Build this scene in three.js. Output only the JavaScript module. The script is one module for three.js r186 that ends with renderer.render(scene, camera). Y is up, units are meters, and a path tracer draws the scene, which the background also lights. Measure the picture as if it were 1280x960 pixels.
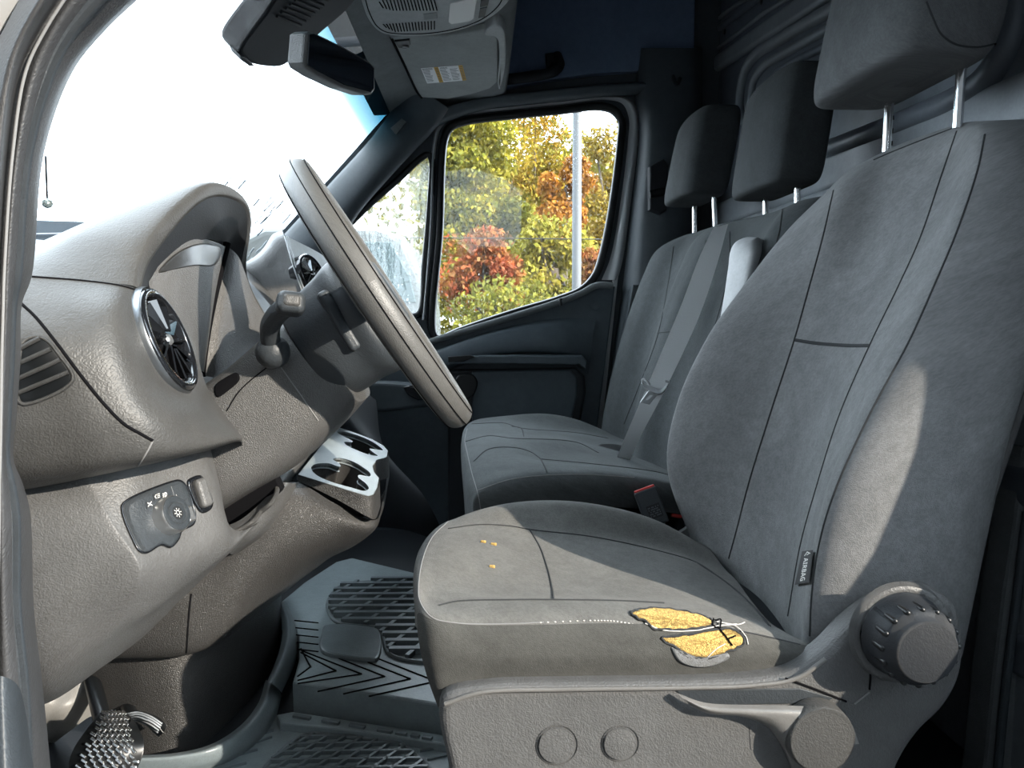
import * as THREE from 'three';
import { RoundedBoxGeometry } from 'three/addons/geometries/RoundedBoxGeometry.js';
import { mergeGeometries, mergeVertices, toCreasedNormals } from 'three/addons/utils/BufferGeometryUtils.js';

// ---------------------------------------------------------------- camera, sky, sun, exposure
const W = 1280, H = 960, F = 931, EYE = 0.66;
const scene = new THREE.Scene();
const camera = new THREE.PerspectiveCamera(2 * Math.atan(480 / F) * 180 / Math.PI, W / H, 0.02, 400);
camera.position.set(0, EYE, 0);
camera.rotation.order = 'YXZ';
camera.rotation.set(-Math.atan(80 / F), -Math.atan(40 / F), 0);
camera.updateMatrixWorld(true);
scene.add(camera);

const renderer = new THREE.WebGLRenderer();
renderer.toneMapping = THREE.LinearToneMapping;
renderer.toneMappingExposure = 0.82;
renderer.shadowMap.enabled = true;

scene.background = new THREE.Color().setRGB(8.1, 9.4, 10.4);      // bright overcast sky, clips to white
scene.environment = null;

const sun = new THREE.DirectionalLight(new THREE.Color().setRGB(1.0, 0.91, 0.78), 11);
const SUN = new THREE.Vector3(1.25, 0.66, 1.0).normalize();    // towards the sun
sun.position.copy(SUN).multiplyScalar(12);
sun.castShadow = true; sun.shadow.radius = 1.2;
sun.shadow.mapSize.set(2048, 2048);
Object.assign(sun.shadow.camera, { left: -4, right: 4, top: 4, bottom: -4, near: 0.5, far: 40 });
scene.add(sun, sun.target);

// ---------------------------------------------------------------- helpers
const V3 = (x, y, z) => new THREE.Vector3(x, y, z);
let seed = 7;
const rnd = () => { seed = (seed * 1664525 + 1013904223) >>> 0; return seed / 4294967296; };
const dirAt = (px, py) => V3((px - 640) / F, -(py - 480) / F, -1).applyQuaternion(camera.quaternion);
const at = (px, py, D) => { const d = dirAt(px, py); return d.multiplyScalar(D / -d.z).add(camera.position); };
const onX = (px, py, X) => { const d = dirAt(px, py); return d.multiplyScalar(X / d.x).add(camera.position); };
const onY = (px, py, Y) => { const d = dirAt(px, py); return d.multiplyScalar((Y - EYE) / d.y).add(camera.position); };
const P = (p) => p.isVector3 ? p : at(p[0], p[1], p[2]);
const w = (X, Y, D) => V3(X, Y, -D);

const used = {};
function numbered(n) { used[n] = (used[n] ?? -1) + 1; return used[n] ? n + '_' + String(used[n]).padStart(3, '0') : n; }
function thing(name, label, category, base, group) {
  const o = new THREE.Group(); o.name = numbered(name); o.position.copy(base); scene.add(o);
  o.userData = { label, category }; if (group) o.userData.group = group;
  return o;
}
function structure(name, base = V3(0, 0, 0)) {
  const o = new THREE.Group(); o.name = numbered(name); o.position.copy(base); scene.add(o);
  o.userData = { kind: 'structure' }; return o;
}
function part(name, geo, mat, parent, label) {                     // geometry comes in world coordinates
  let top = parent; while (top.parent && top.parent !== scene) top = top.parent;
  geo = geo.clone().translate(-top.position.x, -top.position.y, -top.position.z);
  const m = new THREE.Mesh(geo, mat); m.name = name; m.castShadow = m.receiveShadow = true;
  if (label) m.userData.label = label;
  parent.add(m); return m;
}
function solo(name, geo, mat, data) {                               // a top-level single mesh
  geo.computeBoundingBox(); const b = geo.boundingBox, c = V3((b.min.x + b.max.x) / 2, b.min.y, (b.min.z + b.max.z) / 2);
  const m = new THREE.Mesh(geo.clone().translate(-c.x, -c.y, -c.z), mat); m.name = numbered(name); m.position.copy(c);
  m.castShadow = m.receiveShadow = true; m.userData = data; scene.add(m); return m;
}
function boxUV(g) {
  if (!g.attributes.normal) g.computeVertexNormals();
  const p = g.attributes.position, n = g.attributes.normal, uv = new Float32Array(p.count * 2);
  for (let i = 0; i < p.count; i++) {
    const ax = Math.abs(n.getX(i)), ay = Math.abs(n.getY(i)), az = Math.abs(n.getZ(i));
    const [a, b] = ax > ay && ax > az ? [p.getZ(i), p.getY(i)] : ay > az ? [p.getX(i), p.getZ(i)] : [p.getX(i), p.getY(i)];
    uv[2 * i] = a; uv[2 * i + 1] = b;
  }
  g.setAttribute('uv', new THREE.BufferAttribute(uv, 2)); return g;
}
function merge(list) {
  return mergeGeometries(list.map((g) => { g = g.index ? g.toNonIndexed() : g; for (const k of Object.keys(g.attributes)) if (!['position', 'normal', 'uv'].includes(k)) g.deleteAttribute(k); return g; }));
}
// a smooth skin through rows of points
function loft(rows, { nu = 40, nv = 40, closed = false, cap = false, v0 = 0, v1 = 1 } = {}) {
  const cs = rows.map((r) => new THREE.CatmullRomCurve3(r.map(P), closed, 'centripetal'));
  const grid = [];
  for (let i = 0; i <= nu; i++) {
    const c = new THREE.CatmullRomCurve3(cs.map((k) => k.getPoint(Math.min(i / nu, closed ? (i % nu) / nu : 1))), false, 'centripetal');
    grid.push(Array.from({ length: nv + 1 }, (_, j) => c.getPoint(v0 + (v1 - v0) * j / nv)));
  }
  const pos = [], uv = [], idx = [], ul = new Float64Array(nv + 1);
  for (let i = 0; i <= nu; i++) {
    let vl = 0;
    for (let j = 0; j <= nv; j++) {
      if (i) ul[j] += grid[i][j].distanceTo(grid[i - 1][j]);
      if (j) vl += grid[i][j].distanceTo(grid[i][j - 1]);
      pos.push(grid[i][j].x, grid[i][j].y, grid[i][j].z); uv.push(ul[j], vl);
    }
  }
  for (let i = 0; i < nu; i++) for (let j = 0; j < nv; j++) {
    const a = i * (nv + 1) + j, b = a + nv + 1; idx.push(a, b, a + 1, b, b + 1, a + 1);
  }
  if (cap && closed) for (const j of [0, nv]) {
    const c = V3(0, 0, 0); for (let i = 0; i < nu; i++) c.add(grid[i][j]); c.divideScalar(nu);
    const k = pos.length / 3; pos.push(c.x, c.y, c.z); uv.push(0, 0);
    for (let i = 0; i < nu; i++) { const a = i * (nv + 1) + j, b = (i + 1) * (nv + 1) + j; j ? idx.push(a, b, k) : idx.push(b, a, k); }
  }
  const g = new THREE.BufferGeometry();
  g.setAttribute('position', new THREE.Float32BufferAttribute(pos, 3)); g.setAttribute('uv', new THREE.Float32BufferAttribute(uv, 2));
  g.setIndex(idx); g.computeVertexNormals();
  if (closed) {                                                     // weld normals across the seam
    const n = g.attributes.normal;
    for (let j = 0; j <= nv; j++) {
      const b = nu * (nv + 1) + j, s = V3(n.getX(j) + n.getX(b), n.getY(j) + n.getY(b), n.getZ(j) + n.getZ(b)).normalize();
      n.setXYZ(j, s.x, s.y, s.z); n.setXYZ(b, s.x, s.y, s.z);
    }
  }
  return g;
}
function smoothLine(pts, n = 60, closed = false) { return new THREE.CatmullRomCurve3(pts.map(P), closed, 'centripetal').getPoints(n); }
// an outline at depth D pushed back by t, edges rounded by b
function slab(outline, D, t, b = 0.003, { smooth = 0, holes = [], seg = 3 } = {}) {
  const flat = (o, s) => { let q = o.map((p) => at(p[0], p[1], D)); if (s) q = new THREE.CatmullRomCurve3(q, true, 'centripetal').getPoints(s); return q.map((p) => new THREE.Vector2(p.x, p.y)); };
  const s = new THREE.Shape(flat(outline, smooth));
  for (const h of holes) s.holes.push(new THREE.Path(flat(h, smooth)));
  const g = new THREE.ExtrudeGeometry(s, { depth: Math.max(t - 2 * b, 1e-4), bevelEnabled: b > 0, bevelThickness: b, bevelSize: b, bevelOffset: -b, bevelSegments: seg, curveSegments: 4 });
  g.translate(0, 0, -D - t + b); return boxUV(g);
}
const tube = (pts, r, n = 40, rs = 10, closed = false) => boxUV(new THREE.TubeGeometry(new THREE.CatmullRomCurve3(pts.map(P), closed, 'centripetal'), n, r, rs, closed));
const ball = (c, r, s = V3(1, 1, 1)) => boxUV(new THREE.SphereGeometry(r, 20, 14).scale(s.x, s.y, s.z).translate(c.x, c.y, c.z));
function frameM(o, x, n) {                                          // origin, local x direction, local z (normal)
  n = n.clone().normalize(); x = x.clone().addScaledVector(n, -x.dot(n)).normalize();
  const m = new THREE.Matrix4().makeBasis(x, n.clone().cross(x), n); return m.setPosition(o);
}
const put = (g, m) => g.applyMatrix4(m);
const rbox = (sx, sy, sz, r = 0.004, seg = 3) => boxUV(new RoundedBoxGeometry(sx, sy, sz, seg, Math.min(r, sx / 2.01, sy / 2.01, sz / 2.01)));
function rod(a, b, r, n = 14) { a = P(a); b = P(b); const g = new THREE.CylinderGeometry(r, r, a.distanceTo(b), n); g.applyQuaternion(new THREE.Quaternion().setFromUnitVectors(V3(0, 1, 0), b.clone().sub(a).normalize())); g.translate(...a.clone().add(b).multiplyScalar(.5).toArray()); return boxUV(g); }
function disc(profile, o, n, seg = 48) {                            // lathe about axis n; profile [[r, h], ...]
  const g = new THREE.LatheGeometry(profile.map((p) => new THREE.Vector2(p[0], p[1])), seg);
  g.applyQuaternion(new THREE.Quaternion().setFromUnitVectors(V3(0, 1, 0), n.clone().normalize())); g.translate(o.x, o.y, o.z); return boxUV(g);
}
// the point of a skin seen at a pixel, lifted along the skin's normal
const rc = new THREE.Raycaster(), rcMat = new THREE.MeshBasicMaterial({ side: THREE.DoubleSide });
const rcCache = new Map();
function onSkin(geo, px, py, lift = 0, fallback = 0.8) {
  if (!rcCache.has(geo)) rcCache.set(geo, new THREE.Mesh(geo, rcMat));
  rc.set(camera.position, dirAt(px, py).normalize());
  const h = rc.intersectObject(rcCache.get(geo), false)[0];
  if (!h) return at(px, py, fallback);
  const n = h.face.normal.clone(); if (n.dot(rc.ray.direction) > 0) n.negate();
  return h.point.addScaledVector(n, lift);
}
function line2(pts, n, closed = false) { return new THREE.CatmullRomCurve3(pts.map((p) => V3(p[0], p[1], 0)), closed, 'centripetal').getPoints(n); }
const seam = (geo, pts, r = 0.0012, lift = 0, n = 50) => tube(line2(pts, n).map((p) => onSkin(geo, p.x, p.y, lift)), r, n * 2, 7);
function drape(geo, outline, lift, n = 48, smooth = true, rough = 0) {  // a pad that follows the skin
  const o = smooth ? line2(outline, n, true).slice(0, n) : outline.map((p) => V3(p[0], p[1], 0)), c = V3(0, 0, 0); o.forEach((p) => c.add(p)); c.divideScalar(o.length);
  const rings = [1, 0.97, 0.85, 0.65, 0.4, 0.15], pos = [], idx = [];
  rings.forEach((s, k) => o.forEach((p) => { const q = onSkin(geo, c.x + (p.x - c.x) * s, c.y + (p.y - c.y) * s, k ? lift + (rnd() - .5) * rough : -0.001); pos.push(q.x, q.y, q.z); }));
  const m = o.length;
  for (let k = 0; k < rings.length - 1; k++) for (let i = 0; i < m; i++) { const a = k * m + i, b = k * m + (i + 1) % m; idx.push(a, b, a + m, b, b + m, a + m); }
  const q = onSkin(geo, c.x, c.y, lift); pos.push(q.x, q.y, q.z); for (let i = 0; i < m; i++) idx.push((rings.length - 1) * m + i, (rings.length - 1) * m + (i + 1) % m, pos.length / 3 - 1);
  const g = new THREE.BufferGeometry(); g.setAttribute('position', new THREE.Float32BufferAttribute(pos, 3)); g.setIndex(idx); g.computeVertexNormals(); return boxUV(g);
}
function sheet(corner, nu, nv, fn) {                                 // 4 px corners (tl, tr, br, bl) mapped by fn(px, py), uv 0..1
  const pos = [], uv = [], idx = [];
  for (let j = 0; j <= nv; j++) for (let i = 0; i <= nu; i++) {
    const u = i / nu, v = j / nv, m = (k) => (corner[0][k] * (1 - u) + corner[1][k] * u) * (1 - v) + (corner[3][k] * (1 - u) + corner[2][k] * u) * v;
    const q = fn(m(0), m(1)); pos.push(q.x, q.y, q.z); uv.push(u, 1 - v);
    if (i < nu && j < nv) { const a = j * (nu + 1) + i; idx.push(a, a + nu + 1, a + 1, a + 1, a + nu + 1, a + nu + 2); }
  }
  const g = new THREE.BufferGeometry(); g.setAttribute('position', new THREE.Float32BufferAttribute(pos, 3)); g.setAttribute('uv', new THREE.Float32BufferAttribute(uv, 2)); g.setIndex(idx); g.computeVertexNormals(); return g;
}

// ---------------------------------------------------------------- materials
function noiseTex(size, fn, srgb = false) {
  const d = new Uint8Array(size * size * 4);
  for (let y = 0; y < size; y++) for (let x = 0; x < size; x++) { const c = fn(x, y), k = 4 * (y * size + x); if (typeof c === 'number') d[k] = d[k + 1] = d[k + 2] = Math.max(0, Math.min(255, c)); else { d[k] = c[0]; d[k + 1] = c[1]; d[k + 2] = c[2]; } d[k + 3] = 255; }
  const t = new THREE.DataTexture(d, size, size); t.wrapS = t.wrapT = THREE.RepeatWrapping; t.magFilter = THREE.LinearFilter; t.minFilter = THREE.LinearMipmapLinearFilter; t.generateMipmaps = true;
  if (srgb) t.colorSpace = THREE.SRGBColorSpace; t.needsUpdate = true; return t;
}
function tileNoise(size, cells) {                                   // smooth tiling value noise
  const g = Array.from({ length: cells * cells }, rnd), s = (t) => t * t * (3 - 2 * t);
  return (x, y) => { const fx = x / size * cells, fy = y / size * cells, ix = Math.floor(fx), iy = Math.floor(fy), a = s(fx - ix), b = s(fy - iy), q = (i, j) => g[((iy + j) % cells) * cells + (ix + i) % cells]; return (q(0, 0) * (1 - a) + q(1, 0) * a) * (1 - b) + (q(0, 1) * (1 - a) + q(1, 1) * a) * b; };
}
const nA = tileNoise(256, 64), nB = tileNoise(256, 24), nC = tileNoise(256, 6), nD = tileNoise(256, 110);
const grainTex = noiseTex(256, (x, y) => 60 + 110 * nA(x, y) + 70 * nB(x, y));
const fineTex = noiseTex(256, (x, y) => 40 + 120 * nD(x, y) + 60 * nA(x, y));
const weaveTex = noiseTex(256, (x, y) => 60 + 130 * nD(x, y) + 40 * nA(x, y));
const mottleTex = noiseTex(256, (x, y) => 216 + 12 * nC(x, y) + 12 * nB(x, y) + 12 * nD(x, y), true);
const fabTex = noiseTex(256, (x, y) => { return 186 + 18 * nC(x, y) + 18 * nB(x, y) + 26 * nD(x, y); }, true);
const foamTex = noiseTex(256, (x, y) => { const v = .62 + .2 * nB(x, y) + .25 * nA(x, y) - (nD(x, y) < .25 ? .22 : 0); return [236 * v, 196 * v, 116 * v]; }, true);
const rep = (t, k) => { const c = t.clone(); c.repeat.set(k, k); c.needsUpdate = true; return c; };
const grain = rep(grainTex, 14), fine = rep(fineTex, 14), weave = rep(weaveTex, 16), mottle = rep(mottleTex, 3), fab = rep(fabTex, 4), foamM = rep(foamTex, 16);
const lin = (r, g, b) => new THREE.Color().setRGB(r, g, b);
const plastic = (c, rough = 0.55, bump = 0.0006, tex = grain) => new THREE.MeshPhysicalMaterial({ color: c, roughness: rough, bumpMap: tex, bumpScale: bump, map: mottle, side: THREE.DoubleSide });
const M = {
  dash: plastic(lin(.066, .065, .063), .5, .0007),
  pillar: plastic(lin(.052, .053, .056), .5, .0006),
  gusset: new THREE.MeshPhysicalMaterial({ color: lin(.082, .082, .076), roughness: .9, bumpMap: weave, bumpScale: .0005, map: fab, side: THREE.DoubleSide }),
  hoodShade: plastic(lin(.028, .028, .028), .3, .0001),
  dashLow: plastic(lin(.115, .115, .115), .5, .0008),
  knee: plastic(lin(.05, .049, .048), .38, .0019, fine),
  column: plastic(lin(.105, .104, .103), .42, .0014, fine),
  dark: plastic(lin(.036, .043, .050), .5, .0004),
  darker: plastic(lin(.014, .017, .022), .6, .0003),
  black: new THREE.MeshPhysicalMaterial({ color: lin(.006, .007, .008), roughness: .35, side: THREE.DoubleSide }),
  gloss: new THREE.MeshPhysicalMaterial({ color: lin(.008, .009, .011), roughness: .12, clearcoat: .6, side: THREE.DoubleSide }),
  groove: new THREE.MeshPhysicalMaterial({ color: lin(.005, .005, .006), roughness: .9, specularIntensity: .15 }),
  wheel: plastic(lin(.115, .114, .11), .42, .0005, fine),
  door: plastic(lin(.10, .125, .145), .5, .0004),
  trim: plastic(lin(.075, .090, .102), .6, .0004, fine),
  liner: plastic(lin(.22, .235, .24), .9, .0005, fine),
  linerDark: plastic(lin(.20, .27, .40), .95, .0006, fine),
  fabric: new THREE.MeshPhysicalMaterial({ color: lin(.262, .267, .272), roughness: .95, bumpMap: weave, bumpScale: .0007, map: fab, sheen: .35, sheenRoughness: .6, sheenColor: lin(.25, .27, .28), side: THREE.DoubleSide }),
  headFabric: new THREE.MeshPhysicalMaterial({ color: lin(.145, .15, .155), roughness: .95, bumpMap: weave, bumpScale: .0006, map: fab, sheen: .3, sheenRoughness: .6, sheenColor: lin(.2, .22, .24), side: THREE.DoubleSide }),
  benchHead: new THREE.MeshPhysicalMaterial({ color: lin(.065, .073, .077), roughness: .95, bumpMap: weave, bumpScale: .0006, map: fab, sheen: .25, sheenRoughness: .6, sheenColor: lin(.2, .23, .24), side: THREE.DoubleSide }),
  benchBackShaded: new THREE.MeshPhysicalMaterial({ color: lin(.072, .082, .086), roughness: .95, bumpMap: weave, bumpScale: .0006, map: fab, sheen: .25, sheenRoughness: .6, sheenColor: lin(.2, .23, .24), side: THREE.DoubleSide }),  // darker copy of the bench fabric, backrest shade put into its colour
  handle: plastic(lin(.17, .165, .158), .34, .0002, fine),
  fabricWorn: new THREE.MeshPhysicalMaterial({ color: lin(.175, .173, .165), roughness: .95, bumpMap: weave, bumpScale: .0007, map: fab, sheen: .35, sheenRoughness: .6, sheenColor: lin(.28, .27, .25), side: THREE.DoubleSide }),
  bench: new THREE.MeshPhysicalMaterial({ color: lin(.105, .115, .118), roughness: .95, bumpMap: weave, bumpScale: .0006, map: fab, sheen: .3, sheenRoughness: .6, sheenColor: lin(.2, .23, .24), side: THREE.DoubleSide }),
  seamDark: new THREE.MeshStandardMaterial({ color: lin(.03, .032, .034), roughness: .95 }),
  seamPale: new THREE.MeshStandardMaterial({ color: lin(.2, .2, .2), roughness: .9 }),
  thread: new THREE.MeshStandardMaterial({ color: lin(.55, .53, .5), roughness: .9 }),
  foam: new THREE.MeshStandardMaterial({ color: 0xffffff, map: foamM, roughness: 1, bumpMap: rep(grainTex, 30), bumpScale: .002, side: THREE.DoubleSide }),
  chrome: new THREE.MeshStandardMaterial({ color: lin(.86, .86, .85), metalness: 1, roughness: .16 }),
  silver: new THREE.MeshStandardMaterial({ color: lin(.55, .56, .57), metalness: .9, roughness: .32, side: THREE.DoubleSide }),
  paint: new THREE.MeshPhysicalMaterial({ color: lin(.56, .57, .58), roughness: .35, clearcoat: .4, side: THREE.DoubleSide }),
  metal: new THREE.MeshPhysicalMaterial({ color: lin(.17, .19, .22), roughness: .42, metalness: .15, map: mottle, side: THREE.DoubleSide }),
  metalLight: new THREE.MeshPhysicalMaterial({ color: lin(.32, .345, .37), roughness: .42, metalness: .15, map: mottle, side: THREE.DoubleSide }),
  rubber: plastic(lin(.32, .38, .40), .3, .0004),
  rubberRib: plastic(lin(.20, .235, .25), .3, .0003),
  tray: plastic(lin(.20, .23, .24), .35, .0004, fine),
  trayIn: plastic(lin(.05, .048, .046), .4, .0004, fine),
  belt: new THREE.MeshPhysicalMaterial({ color: lin(.72, .74, .75), roughness: .7, bumpMap: weave, bumpScale: .0005, side: THREE.DoubleSide }),
  greyPlastic: plastic(lin(.52, .53, .54), .5, .0003, fine),
  red: new THREE.MeshStandardMaterial({ color: lin(.55, .035, .03), roughness: .4 }),
  glass: new THREE.MeshPhysicalMaterial({ color: 0xffffff, roughness: 0, transmission: 1, thickness: 0, ior: 1.45, side: THREE.DoubleSide }),
  tint: new THREE.MeshPhysicalMaterial({ color: lin(.003, .10, .17), roughness: 0, transmission: 1, thickness: 0, ior: 1.45, side: THREE.DoubleSide }),
  mirror: new THREE.MeshStandardMaterial({ color: lin(.12, .13, .15), metalness: 1, roughness: .05 }),
  lens: new THREE.MeshPhysicalMaterial({ color: lin(.62, .62, .6), roughness: .35, clearcoat: .5 }),
  console: plastic(lin(.52, .54, .54), .6, .0003, fine),
  visor: plastic(lin(.42, .44, .43), .8, .0004, fine),
};
function printTex(wd, ht, draw) {
  const c = document.createElement('canvas'); c.width = wd; c.height = ht; draw(c.getContext('2d'), wd, ht);
  const t = new THREE.CanvasTexture(c); t.colorSpace = THREE.SRGBColorSpace; t.needsUpdate = true; return t;
}

// ---------------------------------------------------------------- the van's shell
const DR = 2.40, XB = 0.76;                                          // depth of the passenger wall, the bulkhead's plane
const xy = (px, py, D) => { const q = at(px, py, D); return [q.x, q.y]; };
function plateXY(outline, holes, D, t) {                             // outline in metres (X, Y)
  const s = new THREE.Shape(outline.map((p) => new THREE.Vector2(...p)));
  for (const h of holes) s.holes.push(new THREE.Path(h.map((p) => new THREE.Vector2(...p))));
  return boxUV(new THREE.ExtrudeGeometry(s, { depth: t, bevelEnabled: false }).translate(0, 0, -D - t));
}
const slabBox = (x0, x1, y0, y1, d0, d1) => boxUV(new THREE.BoxGeometry(x1 - x0, y1 - y0, d1 - d0).translate((x0 + x1) / 2, (y0 + y1) / 2, -(d0 + d1) / 2));

part('floor_panel', slabBox(-1.3, 0.9, -0.08, -0.012, 0.62, 2.6), M.darker, structure('floor'));
{ // ceiling: front headliner, the shelf riser behind it, the high roof
  const c = structure('ceiling', V3(0, 1.3, -1.5));
  part('front_headliner', loft([[w(-.33, 1.30, .58), w(-.33, 1.30, 1.5), w(-.33, 1.30, 2.42)], [w(-.278, 1.304, .58), w(-.278, 1.304, 1.5), w(-.278, 1.304, 2.42)], [w(-.2, 1.325, .58), w(-.2, 1.325, 1.5), w(-.2, 1.325, 2.42)], [w(.07, 1.345, .58), w(.07, 1.345, 1.5), w(.07, 1.345, 2.42)], [w(.085, 1.37, .58), w(.085, 1.37, 1.5), w(.085, 1.37, 2.42)], [w(.09, 1.5, .58), w(.09, 1.5, 1.5), w(.09, 1.5, 2.42)]], { nu: 10, nv: 30 }), M.liner, c);
  part('roof_panel', slabBox(-.30, .9, 1.92, 1.98, .5, 2.65), M.linerDark, c);
  part('roof_front', slabBox(-.30, -.255, 1.325, 1.98, .5, 2.65), M.linerDark, c);
}
// passenger-side wall with two window openings
const qHole = [[447, 270], [500, 222], [527, 197], [536, 193], [540, 200], [538, 250], [531, 330], [524, 392], [505, 396], [440, 400], [400, 360], [395, 330]];
const sHole = [[541, 416], [549, 290], [555, 175], [562, 160], [580, 152], [640, 144], [700, 138], [750, 133], [768, 138], [777, 152], [776, 175], [766, 255], [753, 320], [744, 345], [728, 362], [700, 374], [640, 392], [575, 414], [548, 424]];
const rHole = (h) => new THREE.CatmullRomCurve3(h.map((p) => at(p[0], p[1], DR)), true, 'centripetal').getPoints(120).map((p) => [p.x, p.y]);
{
  const c = structure('wall_right', V3(0, 0, -DR));
  part('body_side', plateXY([[-1.1, -.05], [.9, -.05], [.9, 1.95], [-.27, 1.95], [-.27, 1.33], [-.278, 1.31], [-.618, .94], [-.80, .745], [-1.1, .7]], [rHole(qHole), rHole(sHole)], DR, .05), M.trim, c);
  part('upper_lining', slab([[622, -60], [870, -60], [868, 60], [868, 84], [800, 88], [740, 92], [690, 99], [620, 112]], DR - .03, .03, .004), M.linerDark, c);
  // belt line roll above the door
  part('roof_rail', loft([
    [[430, 250, 2.37], [480, 190, 2.37], [530, 146, 2.37], [600, 123, 2.37], [700, 110, 2.37], [780, 103, 2.37], [868, 98, 2.37]],
    [[440, 252, 2.33], [490, 188, 2.33], [540, 143, 2.33], [600, 124, 2.33], [700, 112, 2.33], [780, 106, 2.33], [868, 104, 2.33]],
    [[445, 262, 2.35], [500, 196, 2.35], [548, 154, 2.35], [600, 136, 2.35], [700, 124, 2.35], [780, 117, 2.35], [868, 118, 2.35]],
    [[446, 266, 2.4], [500, 200, 2.4], [550, 158, 2.4], [600, 140, 2.4], [700, 128, 2.4], [780, 120, 2.4], [868, 122, 2.4]]], { nu: 60, nv: 14 }), M.trim, c);
}
{ // passenger A-pillar lining
  const c = structure('trim_1', at(440, 220, 2.36));
  part('pillar_lining', loft([
    [[320, 330, 2.44], [355, 293, 2.44], [411, 231, 2.44], [470, 165, 2.44], [492, 128, 2.44], [482, 108, 2.4]],
    [[322, 331, 2.36], [358, 294, 2.36], [414, 232, 2.36], [473, 166, 2.36], [496, 130, 2.36], [492, 104, 2.3]],
    [[345, 350, 2.32], [392, 305, 2.32], [440, 248, 2.32], [500, 182, 2.32], [525, 148, 2.32], [540, 122, 2.28]],
    [[355, 370, 2.34], [415, 315, 2.34], [448, 264, 2.34], [508, 196, 2.34], [540, 162, 2.34], [560, 135, 2.32]],
    [[358, 372, 2.41], [417, 317, 2.41], [449, 266, 2.41], [509, 198, 2.41], [541, 164, 2.41], [562, 138, 2.40]]], { nu: 40, nv: 16 }), M.trim, c);
  part('airbag_badge', slab([[488, 160], [502, 148], [508, 152], [495, 168]], 2.325, .006, .001), M.liner, c);
}
{ // passenger B-pillar lining with belt height adjuster
  const c = structure('trim_2', at(830, 300, 2.3));
  part('pillar_lining', loft([
    [[800, 60, 2.42], [793, 118, 2.42], [797, 160, 2.42], [786, 280, 2.42], [772, 390, 2.42], [748, 545, 2.42]],
    [[803, 60, 2.36], [797, 118, 2.36], [802, 160, 2.35], [791, 280, 2.35], [779, 390, 2.35], [756, 545, 2.35]],
    [[825, 60, 2.32], [818, 115, 2.31], [816, 160, 2.3], [806, 280, 2.3], [797, 390, 2.3], [775, 545, 2.3]],
    [[868, 60, 2.32], [868, 110, 2.31], [866, 160, 2.3], [858, 280, 2.3], [850, 390, 2.3], [830, 545, 2.3]],
    [[880, 60, 2.52], [880, 110, 2.52], [880, 160, 2.52], [875, 280, 2.52], [870, 390, 2.52], [850, 545, 2.52]]], { nu: 40, nv: 20 }), M.trim, c);
  part('lower_lining', slab([[791, 356], [835, 352], [825, 420], [790, 540], [762, 540], [778, 430]], 2.29, .05, .004), M.trim, c);
  part('belt_adjuster', slab([[812, 208], [830, 198], [836, 206], [834, 262], [826, 268], [812, 262]], 2.27, .04, .006), M.darker, c);
  part('belt_guide', rod([812, 243, 2.26], [832, 239, 2.26], .012), M.black, c);
}
{ // windscreen: flat pane, leaning, with the blue shade band along its top
  const c = structure('window_1', w(-.5, 1.0, 1.5));
  const a = V3(-.278, 1.304, 0), b = V3(-.80, .727, 0), q = (t, D) => w(a.x + (b.x - a.x) * t, a.y + (b.y - a.y) * t, D);
  const pane = (t0, t1) => { const g = new THREE.BufferGeometry(), p = [q(t0, .6), q(t1, .6), q(t1, 2.42), q(t0, 2.42)]; g.setAttribute('position', new THREE.Float32BufferAttribute(p.flatMap((k) => k.toArray()), 3)); g.setIndex([0, 1, 2, 0, 2, 3]); g.computeVertexNormals(); return boxUV(g); };
  part('pane', pane(.19, 1), M.glass, c);
  const bandTex = noiseTex(64, (x, y) => { const t = y / 63, L = (a, b, k) => a.map((v, i) => Math.round(255 * Math.pow(v + (b[i] - v) * k, 1 / 2.2))); return t < .3 ? L([1, 1, 1], [.10, .17, .19], Math.pow(t / .3, .5)) : t < .6 ? L([.10, .17, .19], [.012, .065, .10], (t - .3) / .3) : L([.012, .065, .10], [.003, .022, .05], (t - .6) / .4); }, true); bandTex.wrapT = THREE.ClampToEdgeWrapping;
  const bg = pane(-.05, .19); bg.setAttribute('uv', new THREE.Float32BufferAttribute([0, 1, 0, 0, 1, 0, 1, 1], 2));
  part('shade_band', bg, new THREE.MeshPhysicalMaterial({ color: 0xffffff, map: bandTex, roughness: 0, transmission: 1, thickness: 0, ior: 1.45, side: THREE.DoubleSide }), c, 'blue shade band along the top of the windscreen');
  const runs = [];                                                  // rain runs on the far lower corner
  for (let i = 0; i < 60; i++) { const D = 1.75 + rnd() * .6, t = .52 + rnd() * .4, l = .02 + rnd() * .05; runs.push(rod(q(t, D).add(V3(-.004, .003, 0)), q(t + l, D - .004 + rnd() * .008).add(V3(-.004, .003, 0)), .0012 + rnd() * .0015, 5)); }
  const r = part('rain_runs', merge(runs), new THREE.MeshPhysicalMaterial({ color: lin(.3, .34, .36), roughness: .2 }), c); r.userData.kind = 'stuff';
}
function pane2D(hole, D, grow = 1.0) {
  const s = new THREE.Shape(new THREE.CatmullRomCurve3(hole.map((p) => at(p[0], p[1], DR)), true, 'centripetal').getPoints(120).map((p) => new THREE.Vector2(p.x, p.y)));
  const g = new THREE.ShapeGeometry(s).translate(0, 0, -D); g.computeBoundingBox(); const b = g.boundingBox, p = g.attributes.position, uv = g.attributes.uv;
  for (let i = 0; i < p.count; i++) uv.setXY(i, (p.getX(i) - b.min.x) / (b.max.x - b.min.x), (p.getY(i) - b.min.y) / (b.max.y - b.min.y));
  return g;
}
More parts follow.
